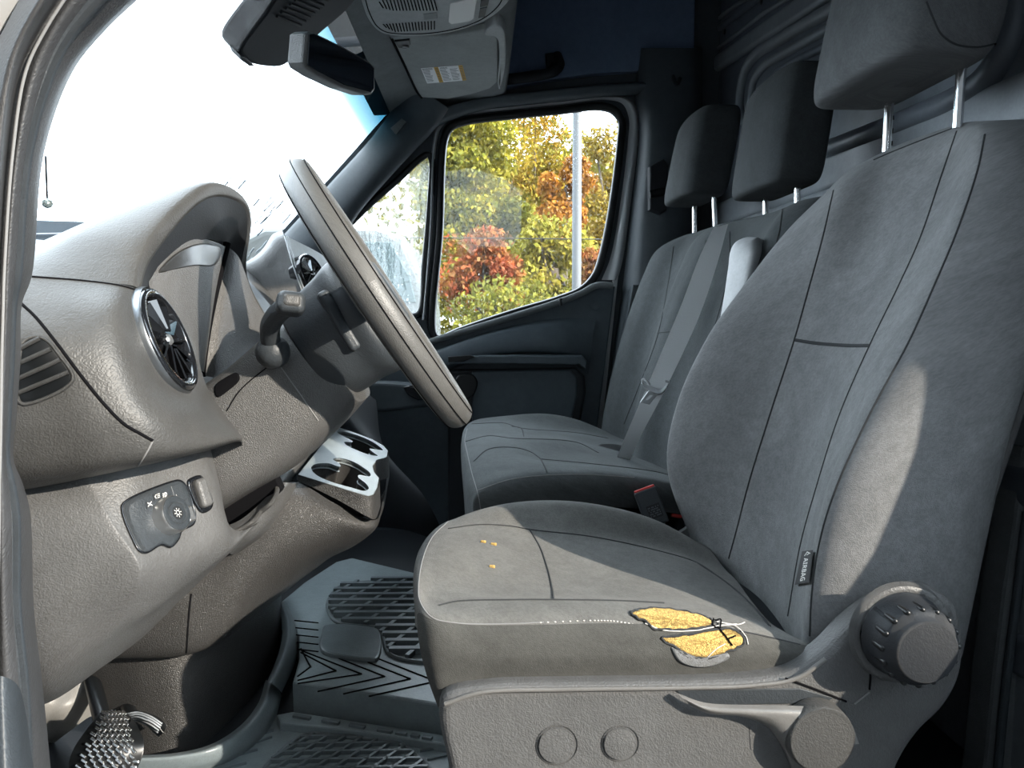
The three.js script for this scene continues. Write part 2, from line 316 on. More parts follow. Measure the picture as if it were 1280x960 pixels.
function fogTex(wd, ht, draw) {                                     // grey = how much mist or painted reflection lies on the glass
  const c = document.createElement('canvas'); c.width = wd; c.height = ht; const g = c.getContext('2d'); g.fillStyle = '#000'; g.fillRect(0, 0, wd, ht); draw(g);
  const t = new THREE.CanvasTexture(c); t.needsUpdate = true; return t;
}
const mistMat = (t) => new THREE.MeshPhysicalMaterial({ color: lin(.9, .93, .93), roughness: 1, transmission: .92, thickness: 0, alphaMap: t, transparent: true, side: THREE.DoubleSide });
{ // quarter light, misted over
  const c = structure('window_2', at(500, 320, DR + .02));
  part('pane', pane2D(qHole, DR + .02), M.glass, c);
  part('mist_or_reflection', pane2D(qHole, DR + .017), mistMat(fogTex(256, 384, (g) => {
    g.fillStyle = '#3a3a3a'; g.fillRect(0, 0, 256, 384);
    for (let i = 0; i < 2600; i++) { const v = 20 + rnd() * 110 | 0; g.fillStyle = `rgb(${v},${v},${v})`; g.fillRect(rnd() * 256, rnd() * 384, 1 + rnd() * 3, 1 + rnd() * 4); }
    for (let i = 0; i < 70; i++) { g.fillStyle = '#151515'; let x = 90 + rnd() * 160, y = 60 + rnd() * 190; const n = 8 + rnd() * 26; for (let k = 0; k < n; k++) { x += (rnd() - .5) * 3; g.fillRect(x, y, 1.5 + rnd() * 2.5, 4); y += 3; } }
  })), c);
  part('seal', tube(qHole.map((p) => [p[0], p[1], DR - .004]), .011, 120, 8, true), M.black, c);
}
{ // passenger side glass
  const c = structure('window_3', at(650, 270, DR + .02));
  part('pane', pane2D(sHole, DR + .02), M.glass, c);
  part('mist_or_reflection', pane2D(sHole, DR + .017), mistMat(fogTex(512, 512, (g) => {
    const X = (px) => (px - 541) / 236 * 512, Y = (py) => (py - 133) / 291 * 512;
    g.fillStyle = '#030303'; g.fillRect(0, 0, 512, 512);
    g.fillStyle = '#101010'; g.beginPath(); g.moveTo(X(550), Y(216)); g.lineTo(X(590), Y(208)); g.lineTo(X(630), Y(220)); g.lineTo(X(655), Y(238)); g.lineTo(X(652), Y(290)); g.lineTo(X(642), Y(307)); g.lineTo(X(600), Y(306)); g.lineTo(X(592), Y(318)); g.lineTo(X(556), Y(285)); g.lineTo(X(546), Y(290)); g.fill();  // pale bubble is a reflection painted into the mist mask
    for (let i = 0; i < 2600; i++) { const x = rnd(), y = rnd(), e = x > .62 && y < .5 ? .9 : y > .8 && x < .4 ? 1 : .25; if (rnd() > e) continue; const v = 10 + rnd() * 45 | 0; g.fillStyle = `rgb(${v},${v},${v})`; const s = 1 + rnd() * 2; g.fillRect(x * 512, y * 512, s, s * 1.3); }
    g.fillStyle = '#222'; g.fillRect(0, Y(330), 22, 300);
  })), c);
  part('seal', tube(sHole.map((p) => [p[0], p[1], DR - .006]), .0135, 160, 8, true), M.black, c);
}
{ // passenger door
  const c = structure('door_1', at(660, 470, DR - .05));
  part('painted_frame', loft([
    [[531, 400, 2.395], [541, 290, 2.395], [546, 178, 2.395], [553, 158, 2.395], [572, 147, 2.395], [640, 137, 2.395], [700, 131, 2.395], [757, 125, 2.395], [778, 130, 2.395], [786, 148, 2.395], [785, 175, 2.395], [775, 257, 2.395], [763, 322, 2.395], [752, 350, 2.395]],
    [[529, 400, 2.38], [538, 290, 2.38], [543, 178, 2.38], [550, 155, 2.38], [570, 144, 2.38], [640, 134, 2.38], [700, 128, 2.38], [757, 122, 2.38], [784, 126, 2.38], [794, 146, 2.38], [793, 175, 2.38], [783, 257, 2.38], [774, 322, 2.38], [768, 350, 2.38]],
    [[527, 400, 2.395], [535, 290, 2.395], [541, 178, 2.395], [548, 153, 2.395], [569, 142, 2.395], [640, 132, 2.395], [700, 126, 2.395], [757, 120, 2.395], [788, 124, 2.395], [799, 145, 2.395], [798, 175, 2.395], [788, 257, 2.395], [779, 322, 2.395], [772, 350, 2.395]]], { nu: 120, nv: 8 }), M.paint, c);
  part('painted_edge', slab([[767, 345], [773, 345], [752, 540], [744, 540]], 2.385, .02, .002), M.paint, c);
  const panel = slab([[430, 470], [530, 432], [545, 424], [640, 396], [700, 377], [728, 366], [745, 357], [769, 358], [746, 540], [738, 700], [420, 700]], 2.36, .04, .006);
  part('door_panel', panel, M.door, c);
  part('sill_roll', tube([[520, 434, 2.352], [545, 425, 2.352], [640, 396, 2.352], [700, 377, 2.352], [728, 366, 2.352], [745, 357, 2.352], [766, 357, 2.352]], .011, 60, 10), M.liner, c);  // paler lining colour puts the sill highlight into the roll
  part('upper_swell', loft([[[520, 445, 2.36], [620, 412, 2.36], [700, 398, 2.36], [745, 400, 2.36]], [[520, 448, 2.335], [620, 418, 2.335], [700, 408, 2.335], [742, 415, 2.345]], [[520, 470, 2.325], [620, 441, 2.325], [700, 440, 2.325], [738, 450, 2.345]], [[520, 478, 2.36], [620, 445, 2.36], [700, 445, 2.36], [735, 470, 2.36]]], { nu: 30, nv: 14 }), M.door, c);
  part('armrest_ledge', slab([[560, 446], [592, 445], [600, 444], [728, 444], [735, 452], [732, 462], [724, 456], [600, 455], [560, 456]], 2.30, .05, .006), M.door, c);
  part('pocket_panel', slab([[560, 462], [720, 460], [731, 470], [733, 490], [722, 545], [715, 700], [560, 700]], 2.335, .03, .01), M.dark, c);
  part('pocket_face', slab([[590, 464], [712, 462], [722, 472], [722, 495], [710, 545], [700, 690], [590, 690]], 2.325, .02, .008), M.door, c);
  part('pull_handle', slab([[572, 470], [590, 468], [597, 478], [590, 496], [575, 503], [566, 498]], 2.315, .02, .006, { smooth: 40 }), M.black, c);
  part('pull_cup', slab([[445, 484], [460, 478], [520, 480], [560, 484], [572, 495], [560, 505], [520, 511], [470, 515], [452, 506]], 2.27, .06, .012, { smooth: 60 }), M.trim, c);
  part('window_switch', slab([[503, 484], [512, 482], [535, 492], [540, 500], [522, 500], [510, 494]], 2.262, .02, .003), M.gloss, c);
  part('ledge_grip', slab([[560, 446], [588, 444], [594, 446], [580, 452], [560, 453]], 2.295, .02, .003), M.black, c);
  part('screw_cover', disc([[0, .004], [.012, .004], [.014, 0]], at(744, 382, 2.358), V3(0, 0, 1)), M.door, c);
  part('lock_pin', rod([701, 382, 2.345], [701, 373, 2.345], .005), M.black, c);
}
{ // bulkhead behind the seats
  const c = structure('wall_rear', V3(XB, 0, -1.5));
  part('sheet', slabBox(XB, XB + .03, -.05, 1.95, .66, 2.62), M.metal, c);
  part('lightened_lower_sheet', slabBox(XB - .006, XB, -.01, .62, .70, 2.4), M.metalLight, c);  // added paler sheet, brightens the bulkhead where little light reaches
  const q = (px, py, k = 0) => onX(px, py, XB - k);
  const band = (a, b, wd, k, mat, name = 'rib') => { const A = q(...a), B = q(...b), L = A.distanceTo(B), m = frameM(A.clone().add(B).multiplyScalar(.5), B.clone().sub(A), V3(-1, 0, 0)); part(name, put(rbox(L, wd, k * 2, Math.min(k * .8, .012)), m), mat, c); };
  band([873, 97], [1180, -108], .05, .018, M.metalLight);
  band([866, 62], [1180, -180], .02, .012, M.metal);
  band([1300, 118], [880, 277], .075, .016, M.metalLight, 'cross_member');
  band([1300, 165], [880, 300], .05, .014, M.metalLight, 'cross_member');
  band([1300, 420], [1120, 400], .05, .012, M.metal);
  band([1225, 590], [1300, 612], .06, .014, M.metal); band([1225, 790], [1300, 830], .06, .014, M.metal);
  band([875, 240], [880, 100], .05, .014, M.metalLight, 'upright');
  const loopT = (pts, r, mat, name) => part(name, tube(pts.map((p) => q(p[0], p[1], .004)), r, 120, 8, true), mat, c);
  loopT([[926, 140], [930, 95], [944, 70], [970, 52], [1060, 0], [1150, -50], [1160, 20], [1130, 60], [1040, 110], [960, 160]], .016, M.metalLight, 'pressed_frame');
  loopT([[940, 140], [942, 104], [954, 84], [975, 70], [1060, 22], [1130, -16], [1140, 20], [1110, 50], [1040, 88], [965, 135]], .012, M.metalLight, 'pressed_frame');
  loopT([[966, 128], [970, 95], [985, 82], [1060, 44], [1100, 22], [1100, 40], [1040, 80], [985, 118]], .01, M.metal, 'pressed_frame');
  loopT([[881, 70], [886, 40], [900, 22], [960, -18], [1000, -45], [1000, -20], [950, 20], [895, 62]], .006, M.metalLight, 'pressed_frame');
  part('swage', tube([[1268, -60], [1268, 0], [1262, 50], [1240, 92], [1205, 120], [1150, 145], [1080, 172], [1030, 190]].map((p) => q(p[0], p[1], .004)), .022, 80, 10), M.metal, c);
  for (const p of [[906, 40], [940, 44], [922, 70], [952, 2]]) part('bolt_hole', disc([[0, .003], [.006, .003], [.009, 0]], q(p[0], p[1], .002), V3(-1, 0, 0), 16), M.black, c);
}
{ // driver's side: body side with the open doorway (the camera looks in through it)
  const c = structure('wall_left', V3(0, 0, -.6));
  part('body_side', plateXY([[-1.3, -.4], [1.5, -.4], [1.5, 1.98], [-.45, 1.98], [-.45, 1.32], [-1.3, .6]], [[[-.415, .05], [-.415, .72], [-.375, .85], [-.29, 1.0], [-.16, 1.14], [.02, 1.24], [.2, 1.28], [.74, 1.28], [.82, 1.2], [.825, 1.0], [.81, .76], [.785, .67], [.74, .55], [.675, .43], [.63, .365], [.605, .31], [.56, .2], [.46, .05]]], .58, .05), M.paint, c);
}
{ // driver's A-pillar and door seal in the left foreground
  const c = structure('trim_3', at(40, 500, .58));
  const ys = [-30, 40, 90, 190, 345, 380, 450, 520, 575, 605, 640, 760, 860, 1000];
  const X = [[40, 3, -22, -40, -50, -50, -52, -54, -56, -58, -60, -64, -66, -70], [72, 30, 12, -2, -10, -11, -13, -15, -16, -18, -20, -24, -26, -30], [95, 50, 27, 11, 0, -1, -3, -4, -5, -6, -6, -8, -10, -12], [112, 66, 43, 22, 9, 8, 5, 3, 2, 2, 2, 4, 8, 10], [152, 92, 66, 38, 24, 18, 15, 11, 9, 16, 22, 24, 34, 40], [196, 124, 86, 52, 36, 25, 23, 18, 15, 25, 33, 37, 48, 60], [186, 112, 76, 42, 28, 18, 16, 12, 9, 18, 26, 30, 40, 52]];
  const Ds = [.56, .50, .555, .55, .57, .60, .68];
  X.unshift(X[0].map((v) => v + 8)); Ds.unshift(.625); X.push(X[0].map((v, i) => Math.min(v + 30, X[7][i] - 14))); Ds.push(.66);
  part('pillar_lining', loft(Ds.map((D, k) => ys.map((y, i) => [X[k][i], y, D])), { nu: 90, nv: 36 }), M.pillar, c);
  part('seal_bead', tube(ys.map((y, i) => [X[3][i] + 5, y, .548]), .0011, 120, 8), M.seamPale, c);
  part('door_seal', tube(ys.map((y, i) => [X[5][i] - 8, y, .565]), .006, 120, 10), M.dark, c);
  part('sill_corner', loft([[[-30, 850, .5], [0, 845, .49], [18, 852, .5], [30, 880, .52], [45, 990, .53]], [[-30, 990, .47], [5, 990, .46], [25, 990, .47], [38, 992, .5], [52, 995, .53]]], { nu: 20, nv: 6 }), M.dark, c);
}
{ // inner lining between driver's seat and doorway's rear edge
  const c = structure('trim_4', at(1270, 800, 1.0));
  part('pillar_foot', slab([[1284, 560], [1273, 650], [1258, 750], [1246, 850], [1232, 990], [1340, 990], [1340, 560]], .98, .06, .01), M.liner, c);
  part('pillar_foot_edge', tube([[1284, 640, .972], [1272, 740, .972], [1258, 850, .972], [1245, 985, .972]], .006, 40, 8), M.trim, c);
}

// ---------------------------------------------------------------- dashboard
const dash = thing('dashboard', 'grey grained plastic dashboard with round air vent, hooded instrument pod and cup holder ledge', 'dashboard', w(-.5, .3, 1.4));
const hoodRows = [
  [[176, 362, .86], [184, 334, .89], [202, 306, .93], [247, 256, 1.02], [276, 246, 1.1], [306, 261, 1.2], [309, 290, 1.26], [302, 345, 1.3], [328, 400, 1.34]],
  [[173, 361, .83], [180, 333, .86], [198, 305, .90], [244, 253, 1.0], [276, 242, 1.09], [309, 257, 1.2], [312, 290, 1.27], [305, 345, 1.31], [331, 400, 1.35]],
  [[165, 357, .82], [170, 328, .845], [185, 296, .88], [228, 246, .98], [266, 228, 1.07], [302, 245, 1.19], [313, 272, 1.26], [309, 345, 1.32], [335, 400, 1.36]],
  [[65, 348, .795], [80, 324, .82], [100, 293, .86], [149, 262, .95], [192, 245, 1.05], [243, 248, 1.18], [262, 290, 1.28], [270, 345, 1.34], [300, 400, 1.38]],
  [[-51, 342, .8], [-10, 328, .85], [21, 326, .9], [79, 291, 1.0], [126, 271, 1.1], [166, 268, 1.2], [190, 300, 1.3], [200, 345, 1.36], [230, 400, 1.4]],
  [[-150, 380, .82], [-130, 370, .87], [-110, 364, .94], [-50, 345, 1.05], [0, 330, 1.15], [60, 325, 1.28], [90, 340, 1.36], [110, 360, 1.4], [140, 400, 1.44]]];
const hood = loft(hoodRows, { nu: 70, nv: 50 });
part('instrument_hood', hood, M.dash, dash);
// inner throat of the hood and the instrument glass inside it
part('hood_throat', loft([hoodRows[0], hoodRows[0].map((p, i) => [p[0] + [2, 2, 3, 2, -2, -22, -26, -20, -40][i], p[1] + [6, 8, 14, 26, 34, 36, 20, 10, 4][i], p[2] + [.03, .03, .03, .03, .02, -.01, -.02, -.02, -.04][i]]),
  hoodRows[0].map((p, i) => [p[0] + [6, 6, 8, 0, -10, -30, -36, -40, -80][i], p[1] + [10, 20, 26, 46, 54, 50, 40, 40, 60][i], p[2] + [.06, .06, .06, .05, .03, 0, -.02, -.03, -.05][i]])], { nu: 60, nv: 20 }), M.darker, dash);
const iGlass = loft([
  [[186, 352, .93], [206, 322, .97], [238, 298, 1.04], [262, 300, 1.12], [282, 308, 1.18]],
  [[190, 378, .93], [212, 346, .97], [240, 330, 1.03], [262, 328, 1.1], [276, 334, 1.17]],
  [[215, 420, .95], [226, 400, .98], [244, 392, 1.03], [262, 386, 1.08], [266, 390, 1.15]],
  [[240, 480, .97], [243, 474, 1.0], [248, 468, 1.04], [252, 464, 1.08], [256, 466, 1.13]]], { nu: 24, nv: 24 });
part('instrument_glass', iGlass, M.column, dash);
part('hood_shade_patch', drape(iGlass, [[197, 341], [214, 321], [238, 307], [258, 304], [276, 311], [269, 331], [245, 332], [216, 337]], .0012, 40), M.hoodShade, dash);  // dark patch paints the hood's shade onto the upper glass
part('glass_edge', tube([[284, 304, 1.19], [276, 336, 1.175], [264, 388, 1.145], [255, 440, 1.125], [252, 470, 1.115]], .006, 40, 8), M.groove, dash);
part('binnacle_wall', loft([
  [[282, 306, 1.2], [296, 318, 1.22], [306, 340, 1.27], [318, 372, 1.3], [336, 402, 1.34]],
  [[274, 340, 1.18], [290, 355, 1.2], [303, 372, 1.24], [316, 394, 1.28], [338, 416, 1.33]],
  [[262, 390, 1.15], [276, 402, 1.16], [292, 414, 1.2], [308, 424, 1.25], [330, 440, 1.3]],
  [[255, 470, 1.12], [268, 472, 1.13], [284, 474, 1.16], [300, 474, 1.2], [322, 474, 1.26]]], { nu: 24, nv: 24 }), M.column, dash);
// the vent pod: rows from top to bottom
const podRows = [
  [[-40, 338, .76], [40, 344, .76], [105, 349, .78], [150, 355, .80], [172, 361, .83], [188, 368, .88], [200, 376, .96]],
  [[-40, 376, .72], [30, 382, .725], [90, 385, .735], [140, 388, .75], [163, 391, .78], [196, 392, .87], [222, 396, .96]],
  [[-40, 430, .70], [30, 430, .70], [90, 432, .71], [145, 430, .73], [176, 428, .775], [216, 427, .88], [242, 430, .96]],
  [[-40, 490, .695], [40, 490, .70], [110, 488, .705], [165, 485, .725], [205, 485, .785], [236, 480, .87], [258, 482, .96]],
  [[-40, 545, .70], [60, 545, .70], [130, 538, .705], [190, 532, .725], [240, 525, .785], [265, 518, .86], [282, 520, .96]],
  [[-40, 592, .71], [60, 588, .71], [140, 578, .715], [200, 568, .735], [255, 556, .785], [292, 546, .85], [302, 546, .95]],
  [[-40, 620, .74], [60, 606, .745], [140, 590, .75], [200, 577, .77], [255, 564, .81], [295, 552, .87], [303, 556, .97]],
  [[-40, 610, .9], [60, 596, .9], [140, 582, .9], [200, 570, .92], [255, 556, .94], [292, 546, .98], [300, 550, 1.04]]];
const pod = loft(podRows, { nu: 60, nv: 60 });
part('vent_pod', pod, M.dash, dash);
part('pod_seam', seam(pod, [[26, 379], [44, 396], [70, 428], [100, 468], [130, 505], [155, 530], [175, 542], [191, 551]], .0016, -.0004), M.groove, dash);
part('pod_seam', seam(pod, [[191, 551], [183, 566], [172, 583]], .0010, 0), M.seamPale, dash);
part('crown_seam', seam(pod, [[40, 346], [105, 351], [150, 357], [172, 363]], .0012, 0), M.groove, dash);
{ // side demister grille in the end cap
  const g = part('side_grille', drape(pod, [[24, 452], [29, 428], [43, 421], [58, 425], [74, 443], [92, 472], [82, 485], [30, 505], [23, 499]], .0006, 40), M.black, dash);
  part('grille_rim', tube(line2([[24, 452], [29, 428], [43, 421], [58, 425], [74, 443], [92, 472], [82, 485], [30, 505], [23, 499]], 40, true).map((p) => onSkin(pod, p.x, p.y, .0004)), .0018, 100, 8), M.dash, g);
  for (const [a, b] of [[[25, 437], [50, 424]], [[25, 454], [64, 437]], [[24, 473], [76, 450]], [[24, 491], [87, 465]]]) part('slat', tube([onSkin(pod, ...a, .002), onSkin(pod, (a[0] + b[0]) / 2, (a[1] + b[1]) / 2, .003), onSkin(pod, ...b, .002)], .0022, 12, 6), M.dash, g);
}
{ // round air vent
  const n = V3(.94, .34, -.07).normalize(), o = at(201, 428, .842).addScaledVector(n, .003);
  const v = part('air_vent', disc([[.061, -.03], [.061, .006], [.0585, .010], [.054, .011], [.050, .008], [.047, -.004], [.046, -.02]], o, n), M.gloss, dash, 'round gloss black air vent with chrome-edged ring');
  part('vent_ring', disc([[.061, -.02], [.0635, -.014], [.0635, .003], [.061, .007]], o, n), new THREE.MeshStandardMaterial({ color: lin(.24, .26, .28), metalness: .9, roughness: .3, side: THREE.DoubleSide }), v);
  part('vent_back', disc([[0, .0015], [.047, .0015]], o, n), M.groove, v);
  part('vent_hub', disc([[0, .006], [.008, .006], [.010, .002], [.013, 0], [.013, -.02]], o, n, 24), M.gloss, v);
  part('hub_button', disc([[0, .010], [.005, .009], [.007, .005]], o, n, 24), M.silver, v);
  const fm = frameM(o, V3(0, 0, 1), n);
  for (let i = 0; i < 12; i++) { const a = i * Math.PI / 6, g = new THREE.BoxGeometry(.034, .002, .010).rotateX(.7).translate(.029, 0, .005).rotateZ(a); part('vane', put(boxUV(g), fm), M.gloss, v); }
}
// lower panel with the light switch
const lowRows = [
  [[-40, 608, .77], [50, 604, .765], [107, 596, .765], [112, 595, .767], [160, 584, .79], [205, 573, .83], [246, 564, .88], [262, 556, .96]],
  [[-40, 655, .75], [50, 652, .745], [137, 652, .752], [141, 650, .755], [175, 640, .78], [222, 628, .83], [266, 615, .88], [275, 608, .96]],
  [[-40, 715, .745], [50, 715, .74], [174, 714, .752], [178, 712, .755], [207, 702, .785], [246, 690, .83], [281, 663, .88], [287, 657, .96]],
  [[-40, 780, .755], [50, 780, .745], [150, 766, .765], [160, 763, .768], [197, 752, .80], [240, 720, .845], [285, 686, .895], [300, 664, .96]],
  [[-40, 850, .80], [55, 850, .775], [120, 815, .785], [132, 808, .79], [180, 778, .825], [233, 735, .87], [287, 690, .915], [312, 660, .97]],
  [[-40, 895, .88], [62, 876, .84], [115, 842, .85], [126, 834, .852], [176, 798, .89], [232, 744, .93], [283, 695, .965], [324, 652, 1.0]],
  [[-40, 880, 1.05], [60, 866, 1.05], [112, 836, 1.05], [122, 828, 1.05], [172, 792, 1.06], [228, 738, 1.1], [280, 690, 1.12], [320, 648, 1.14]]];
const low = loft(lowRows, { nu: 64, nv: 48 });
part('lower_panel', low, M.dashLow, dash);
{
  const sk = (px, py, l) => onSkin(low, px, py, l), fr = (px, py) => { const o = sk(px, py, 0), x = sk(px + 8, py - 3, 0).sub(sk(px - 8, py + 3, 0)), y = sk(px + 3, py - 8, 0).sub(sk(px - 3, py + 8, 0)); return frameM(o, x, x.clone().cross(y)); };
  const out = [[152, 634], [158, 626], [215, 602], [224, 601], [231, 607], [243, 645], [241, 655], [226, 664], [222, 674], [212, 684], [201, 681], [182, 691], [174, 689], [166, 676]];
  const p = part('light_switch', drape(low, out, .0025, 60), M.dark, dash);
  part('switch_rim', tube(line2(out, 60, true).map((q) => sk(q.x, q.y, .001)), .0013, 130, 8), M.gloss, p);
  const m = fr(207, 647), n = V3(0, 0, 1).transformDirection(m), o = V3(0, 0, 0).setFromMatrixPosition(m);
  part('dial', disc([[.021, .001], [.0205, .014], [.019, .016]], o, n, 40), M.silver, p, 'silver-edged rotary light dial');
  part('dial_face', disc([[0, .017], [.011, .017], [.0115, .0155], [.0125, .0155], [.013, .017], [.0185, .0165], [.019, .0155]], o, n, 40), M.dark, p);
  const icon = printTex(256, 256, (g) => { g.fillStyle = '#26282a'; g.fillRect(0, 0, 256, 256); g.strokeStyle = '#d8d8d4'; g.lineWidth = 12; g.beginPath(); g.arc(128, 128, 40, 0, 7); g.stroke(); for (let i = 0; i < 8; i++) { const a = i * Math.PI / 4; g.beginPath(); g.moveTo(128 + 58 * Math.cos(a), 128 + 58 * Math.sin(a)); g.lineTo(128 + 90 * Math.cos(a), 128 + 90 * Math.sin(a)); g.stroke(); } });
  part('dial_icon', put(new THREE.CircleGeometry(.0075, 24), m.clone().multiply(new THREE.Matrix4().makeTranslation(0, 0, .0173))), new THREE.MeshStandardMaterial({ map: icon, roughness: .5 }), p);
  const iconMat = (f) => new THREE.MeshStandardMaterial({ roughness: .5, map: printTex(96, 96, (g) => { g.fillStyle = '#33363a'; g.fillRect(0, 0, 96, 96); g.strokeStyle = g.fillStyle = '#e4e2da'; g.lineWidth = 9; f(g); }) });
  const icons = [[184, 631, iconMat((g) => { g.beginPath(); g.moveTo(15, 20); g.lineTo(80, 76); g.moveTo(18, 72); g.lineTo(76, 22); g.stroke(); g.beginPath(); g.arc(48, 48, 16, 0, 7); g.fill(); })], [193, 621, iconMat((g) => { g.beginPath(); g.arc(40, 48, 22, 1.57, 4.71); g.stroke(); for (const y of [26, 48, 70]) { g.beginPath(); g.moveTo(50, y); g.lineTo(86, y); g.stroke(); } })], [203, 619, iconMat((g) => { g.beginPath(); g.arc(44, 48, 26, -1.57, 1.57); g.lineTo(44, 22); g.stroke(); for (const y of [28, 48, 68]) { g.beginPath(); g.moveTo(8, y); g.lineTo(30, y); g.stroke(); } })], [219, 618, iconMat((g) => { g.beginPath(); g.arc(48, 48, 24, 0, 7); g.stroke(); g.fillRect(30, 40, 36, 16); })]];
  for (const [x, y, im] of icons) part('symbol', sheet([[x - 4, y - 3], [x + 4, y - 6], [x + 5, y + 3], [x - 3, y + 6]], 2, 2, (a, b) => sk(a, b, .0034)), im, p);
  part('button', put(rbox(.017, .022, .006, .002), fr(220, 617).multiply(new THREE.Matrix4().makeTranslation(.001, 0, .0005))), M.dark, p);
  part('button', put(rbox(.012, .018, .012, .003), fr(231, 645).multiply(new THREE.Matrix4().makeTranslation(.0, 0, .004))), M.silver, p);
  const s2 = part('rocker_switch', drape(low, [[233, 602], [240, 596], [249, 594], [254, 600], [265, 630], [262, 638], [253, 642], [247, 638]], .0022, 40), M.gloss, dash);
  part('rocker', put(rbox(.016, .034, .012, .005), fr(250, 617).multiply(new THREE.Matrix4().makeTranslation(0, 0, .004))), M.dashLow, s2);
}
// knee panel, bottom console and its lower cover
const kneeRows = [
  [[200, 660, 1.14], [290, 640, 1.14], [346, 608, 1.17], [371, 603, 1.2], [420, 630, 1.205], [464, 650, 1.225], [478, 628, 1.35], [486, 575, 1.6]],
  [[200, 700, 1.10], [280, 680, 1.12], [340, 640, 1.14], [372, 624, 1.17], [420, 646, 1.18], [462, 661, 1.215], [476, 645, 1.34], [486, 600, 1.6]],
  [[180, 760, 1.07], [240, 740, 1.09], [310, 690, 1.12], [360, 660, 1.15], [410, 668, 1.18], [440, 682, 1.24], [452, 668, 1.36], [470, 630, 1.6]],
  [[150, 800, 1.07], [236, 770, 1.08], [290, 740, 1.11], [340, 705, 1.15], [385, 700, 1.2], [405, 700, 1.27], [420, 690, 1.4], [450, 650, 1.62]],
  [[130, 822, 1.09], [232, 817, 1.09], [275, 802, 1.13], [315, 772, 1.19], [352, 744, 1.27], [375, 725, 1.34], [400, 705, 1.45], [430, 670, 1.64]],
  [[130, 822, 1.13], [232, 815, 1.13], [270, 798, 1.17], [308, 768, 1.24], [345, 740, 1.32], [370, 722, 1.4], [395, 700, 1.52], [420, 670, 1.7]]];
const knee = loft(kneeRows, { nu: 60, nv: 40 });
part('knee_panel', knee, M.knee, dash);
part('panel_joint', seam(knee, [[239, 742], [236, 770], [233, 816]], .0014, 0), M.groove, dash);
const pedRows = [
  [[100, 810, 1.14], [180, 816, 1.12], [232, 815, 1.13], [272, 798, 1.18], [310, 768, 1.27], [345, 742, 1.38], [352, 735, 1.6]],
  [[110, 860, 1.16], [180, 862, 1.12], [230, 866, 1.12], [272, 850, 1.18], [310, 820, 1.28], [345, 790, 1.4], [352, 780, 1.6]],
  [[120, 920, 1.18], [180, 935, 1.12], [228, 938, 1.12], [270, 922, 1.18], [312, 885, 1.29], [342, 845, 1.42], [352, 830, 1.6]],
  [[120, 945, 1.18], [180, 960, 1.12], [228, 962, 1.12], [272, 944, 1.18], [314, 905, 1.29], [344, 865, 1.42], [354, 850, 1.6]]];
part('pedestal_cover', loft(pedRows, { nu: 50, nv: 24 }), M.knee, dash);
part('footwell_shield', loft([[[40, 880, 1.1], [75, 868, 1.13], [110, 842, 1.16], [134, 815, 1.18]], [[50, 905, 1.12], [80, 885, 1.12], [112, 872, 1.15], [133, 870, 1.17]], [[60, 935, 1.18], [90, 912, 1.14], [115, 895, 1.16], [134, 900, 1.18]]], { nu: 20, nv: 16 }), plastic(lin(.2, .195, .185), .4, .0003, fine), dash);
part('footwell_wall', slab([[-60, 800], [145, 780], [145, 1000], [-60, 1000]], 1.35, .04, .004), M.rubber, dash);
part('cavity_shade_slab', slab([[250, 640], [340, 585], [352, 612], [332, 645], [292, 680]], 1.035, .02, .003), M.groove, dash);  // black slab stands in for the shade inside the opening
// gap channel between column and lower panel
part('channel', loft([[[276, 660, 1.0], [300, 650, 1.0], [322, 632, 1.02], [340, 613, 1.05], [347, 602, 1.08]], [[282, 672, .97], [306, 660, .98], [326, 640, 1.0], [346, 618, 1.03], [358, 603, 1.08]], [[286, 690, .99], [316, 668, 1.0], [338, 644, 1.03], [354, 622, 1.08], [366, 604, 1.14]], [[300, 690, 1.1], [330, 668, 1.1], [348, 644, 1.12], [362, 622, 1.15], [374, 602, 1.2]]], { nu: 30, nv: 16 }), M.dashLow, dash);
part('channel_edge', tube([[284, 668, .975], [300, 662, .98], [316, 652, .985], [326, 640, 1.0], [338, 630, 1.0], [346, 614, 1.03], [345, 602, 1.05]], .0035, 50, 8), M.dash, dash);
part('release_lever', loft([[[372, 556, 1.12], [380, 549, 1.12], [390, 546, 1.12], [397, 550, 1.13]], [[373, 562, 1.10], [382, 556, 1.09], [391, 551, 1.09], [397, 553, 1.11]], [[376, 566, 1.12], [385, 561, 1.11], [393, 557, 1.11], [397, 555, 1.13]]], { nu: 16, nv: 10 }), M.dark, dash);
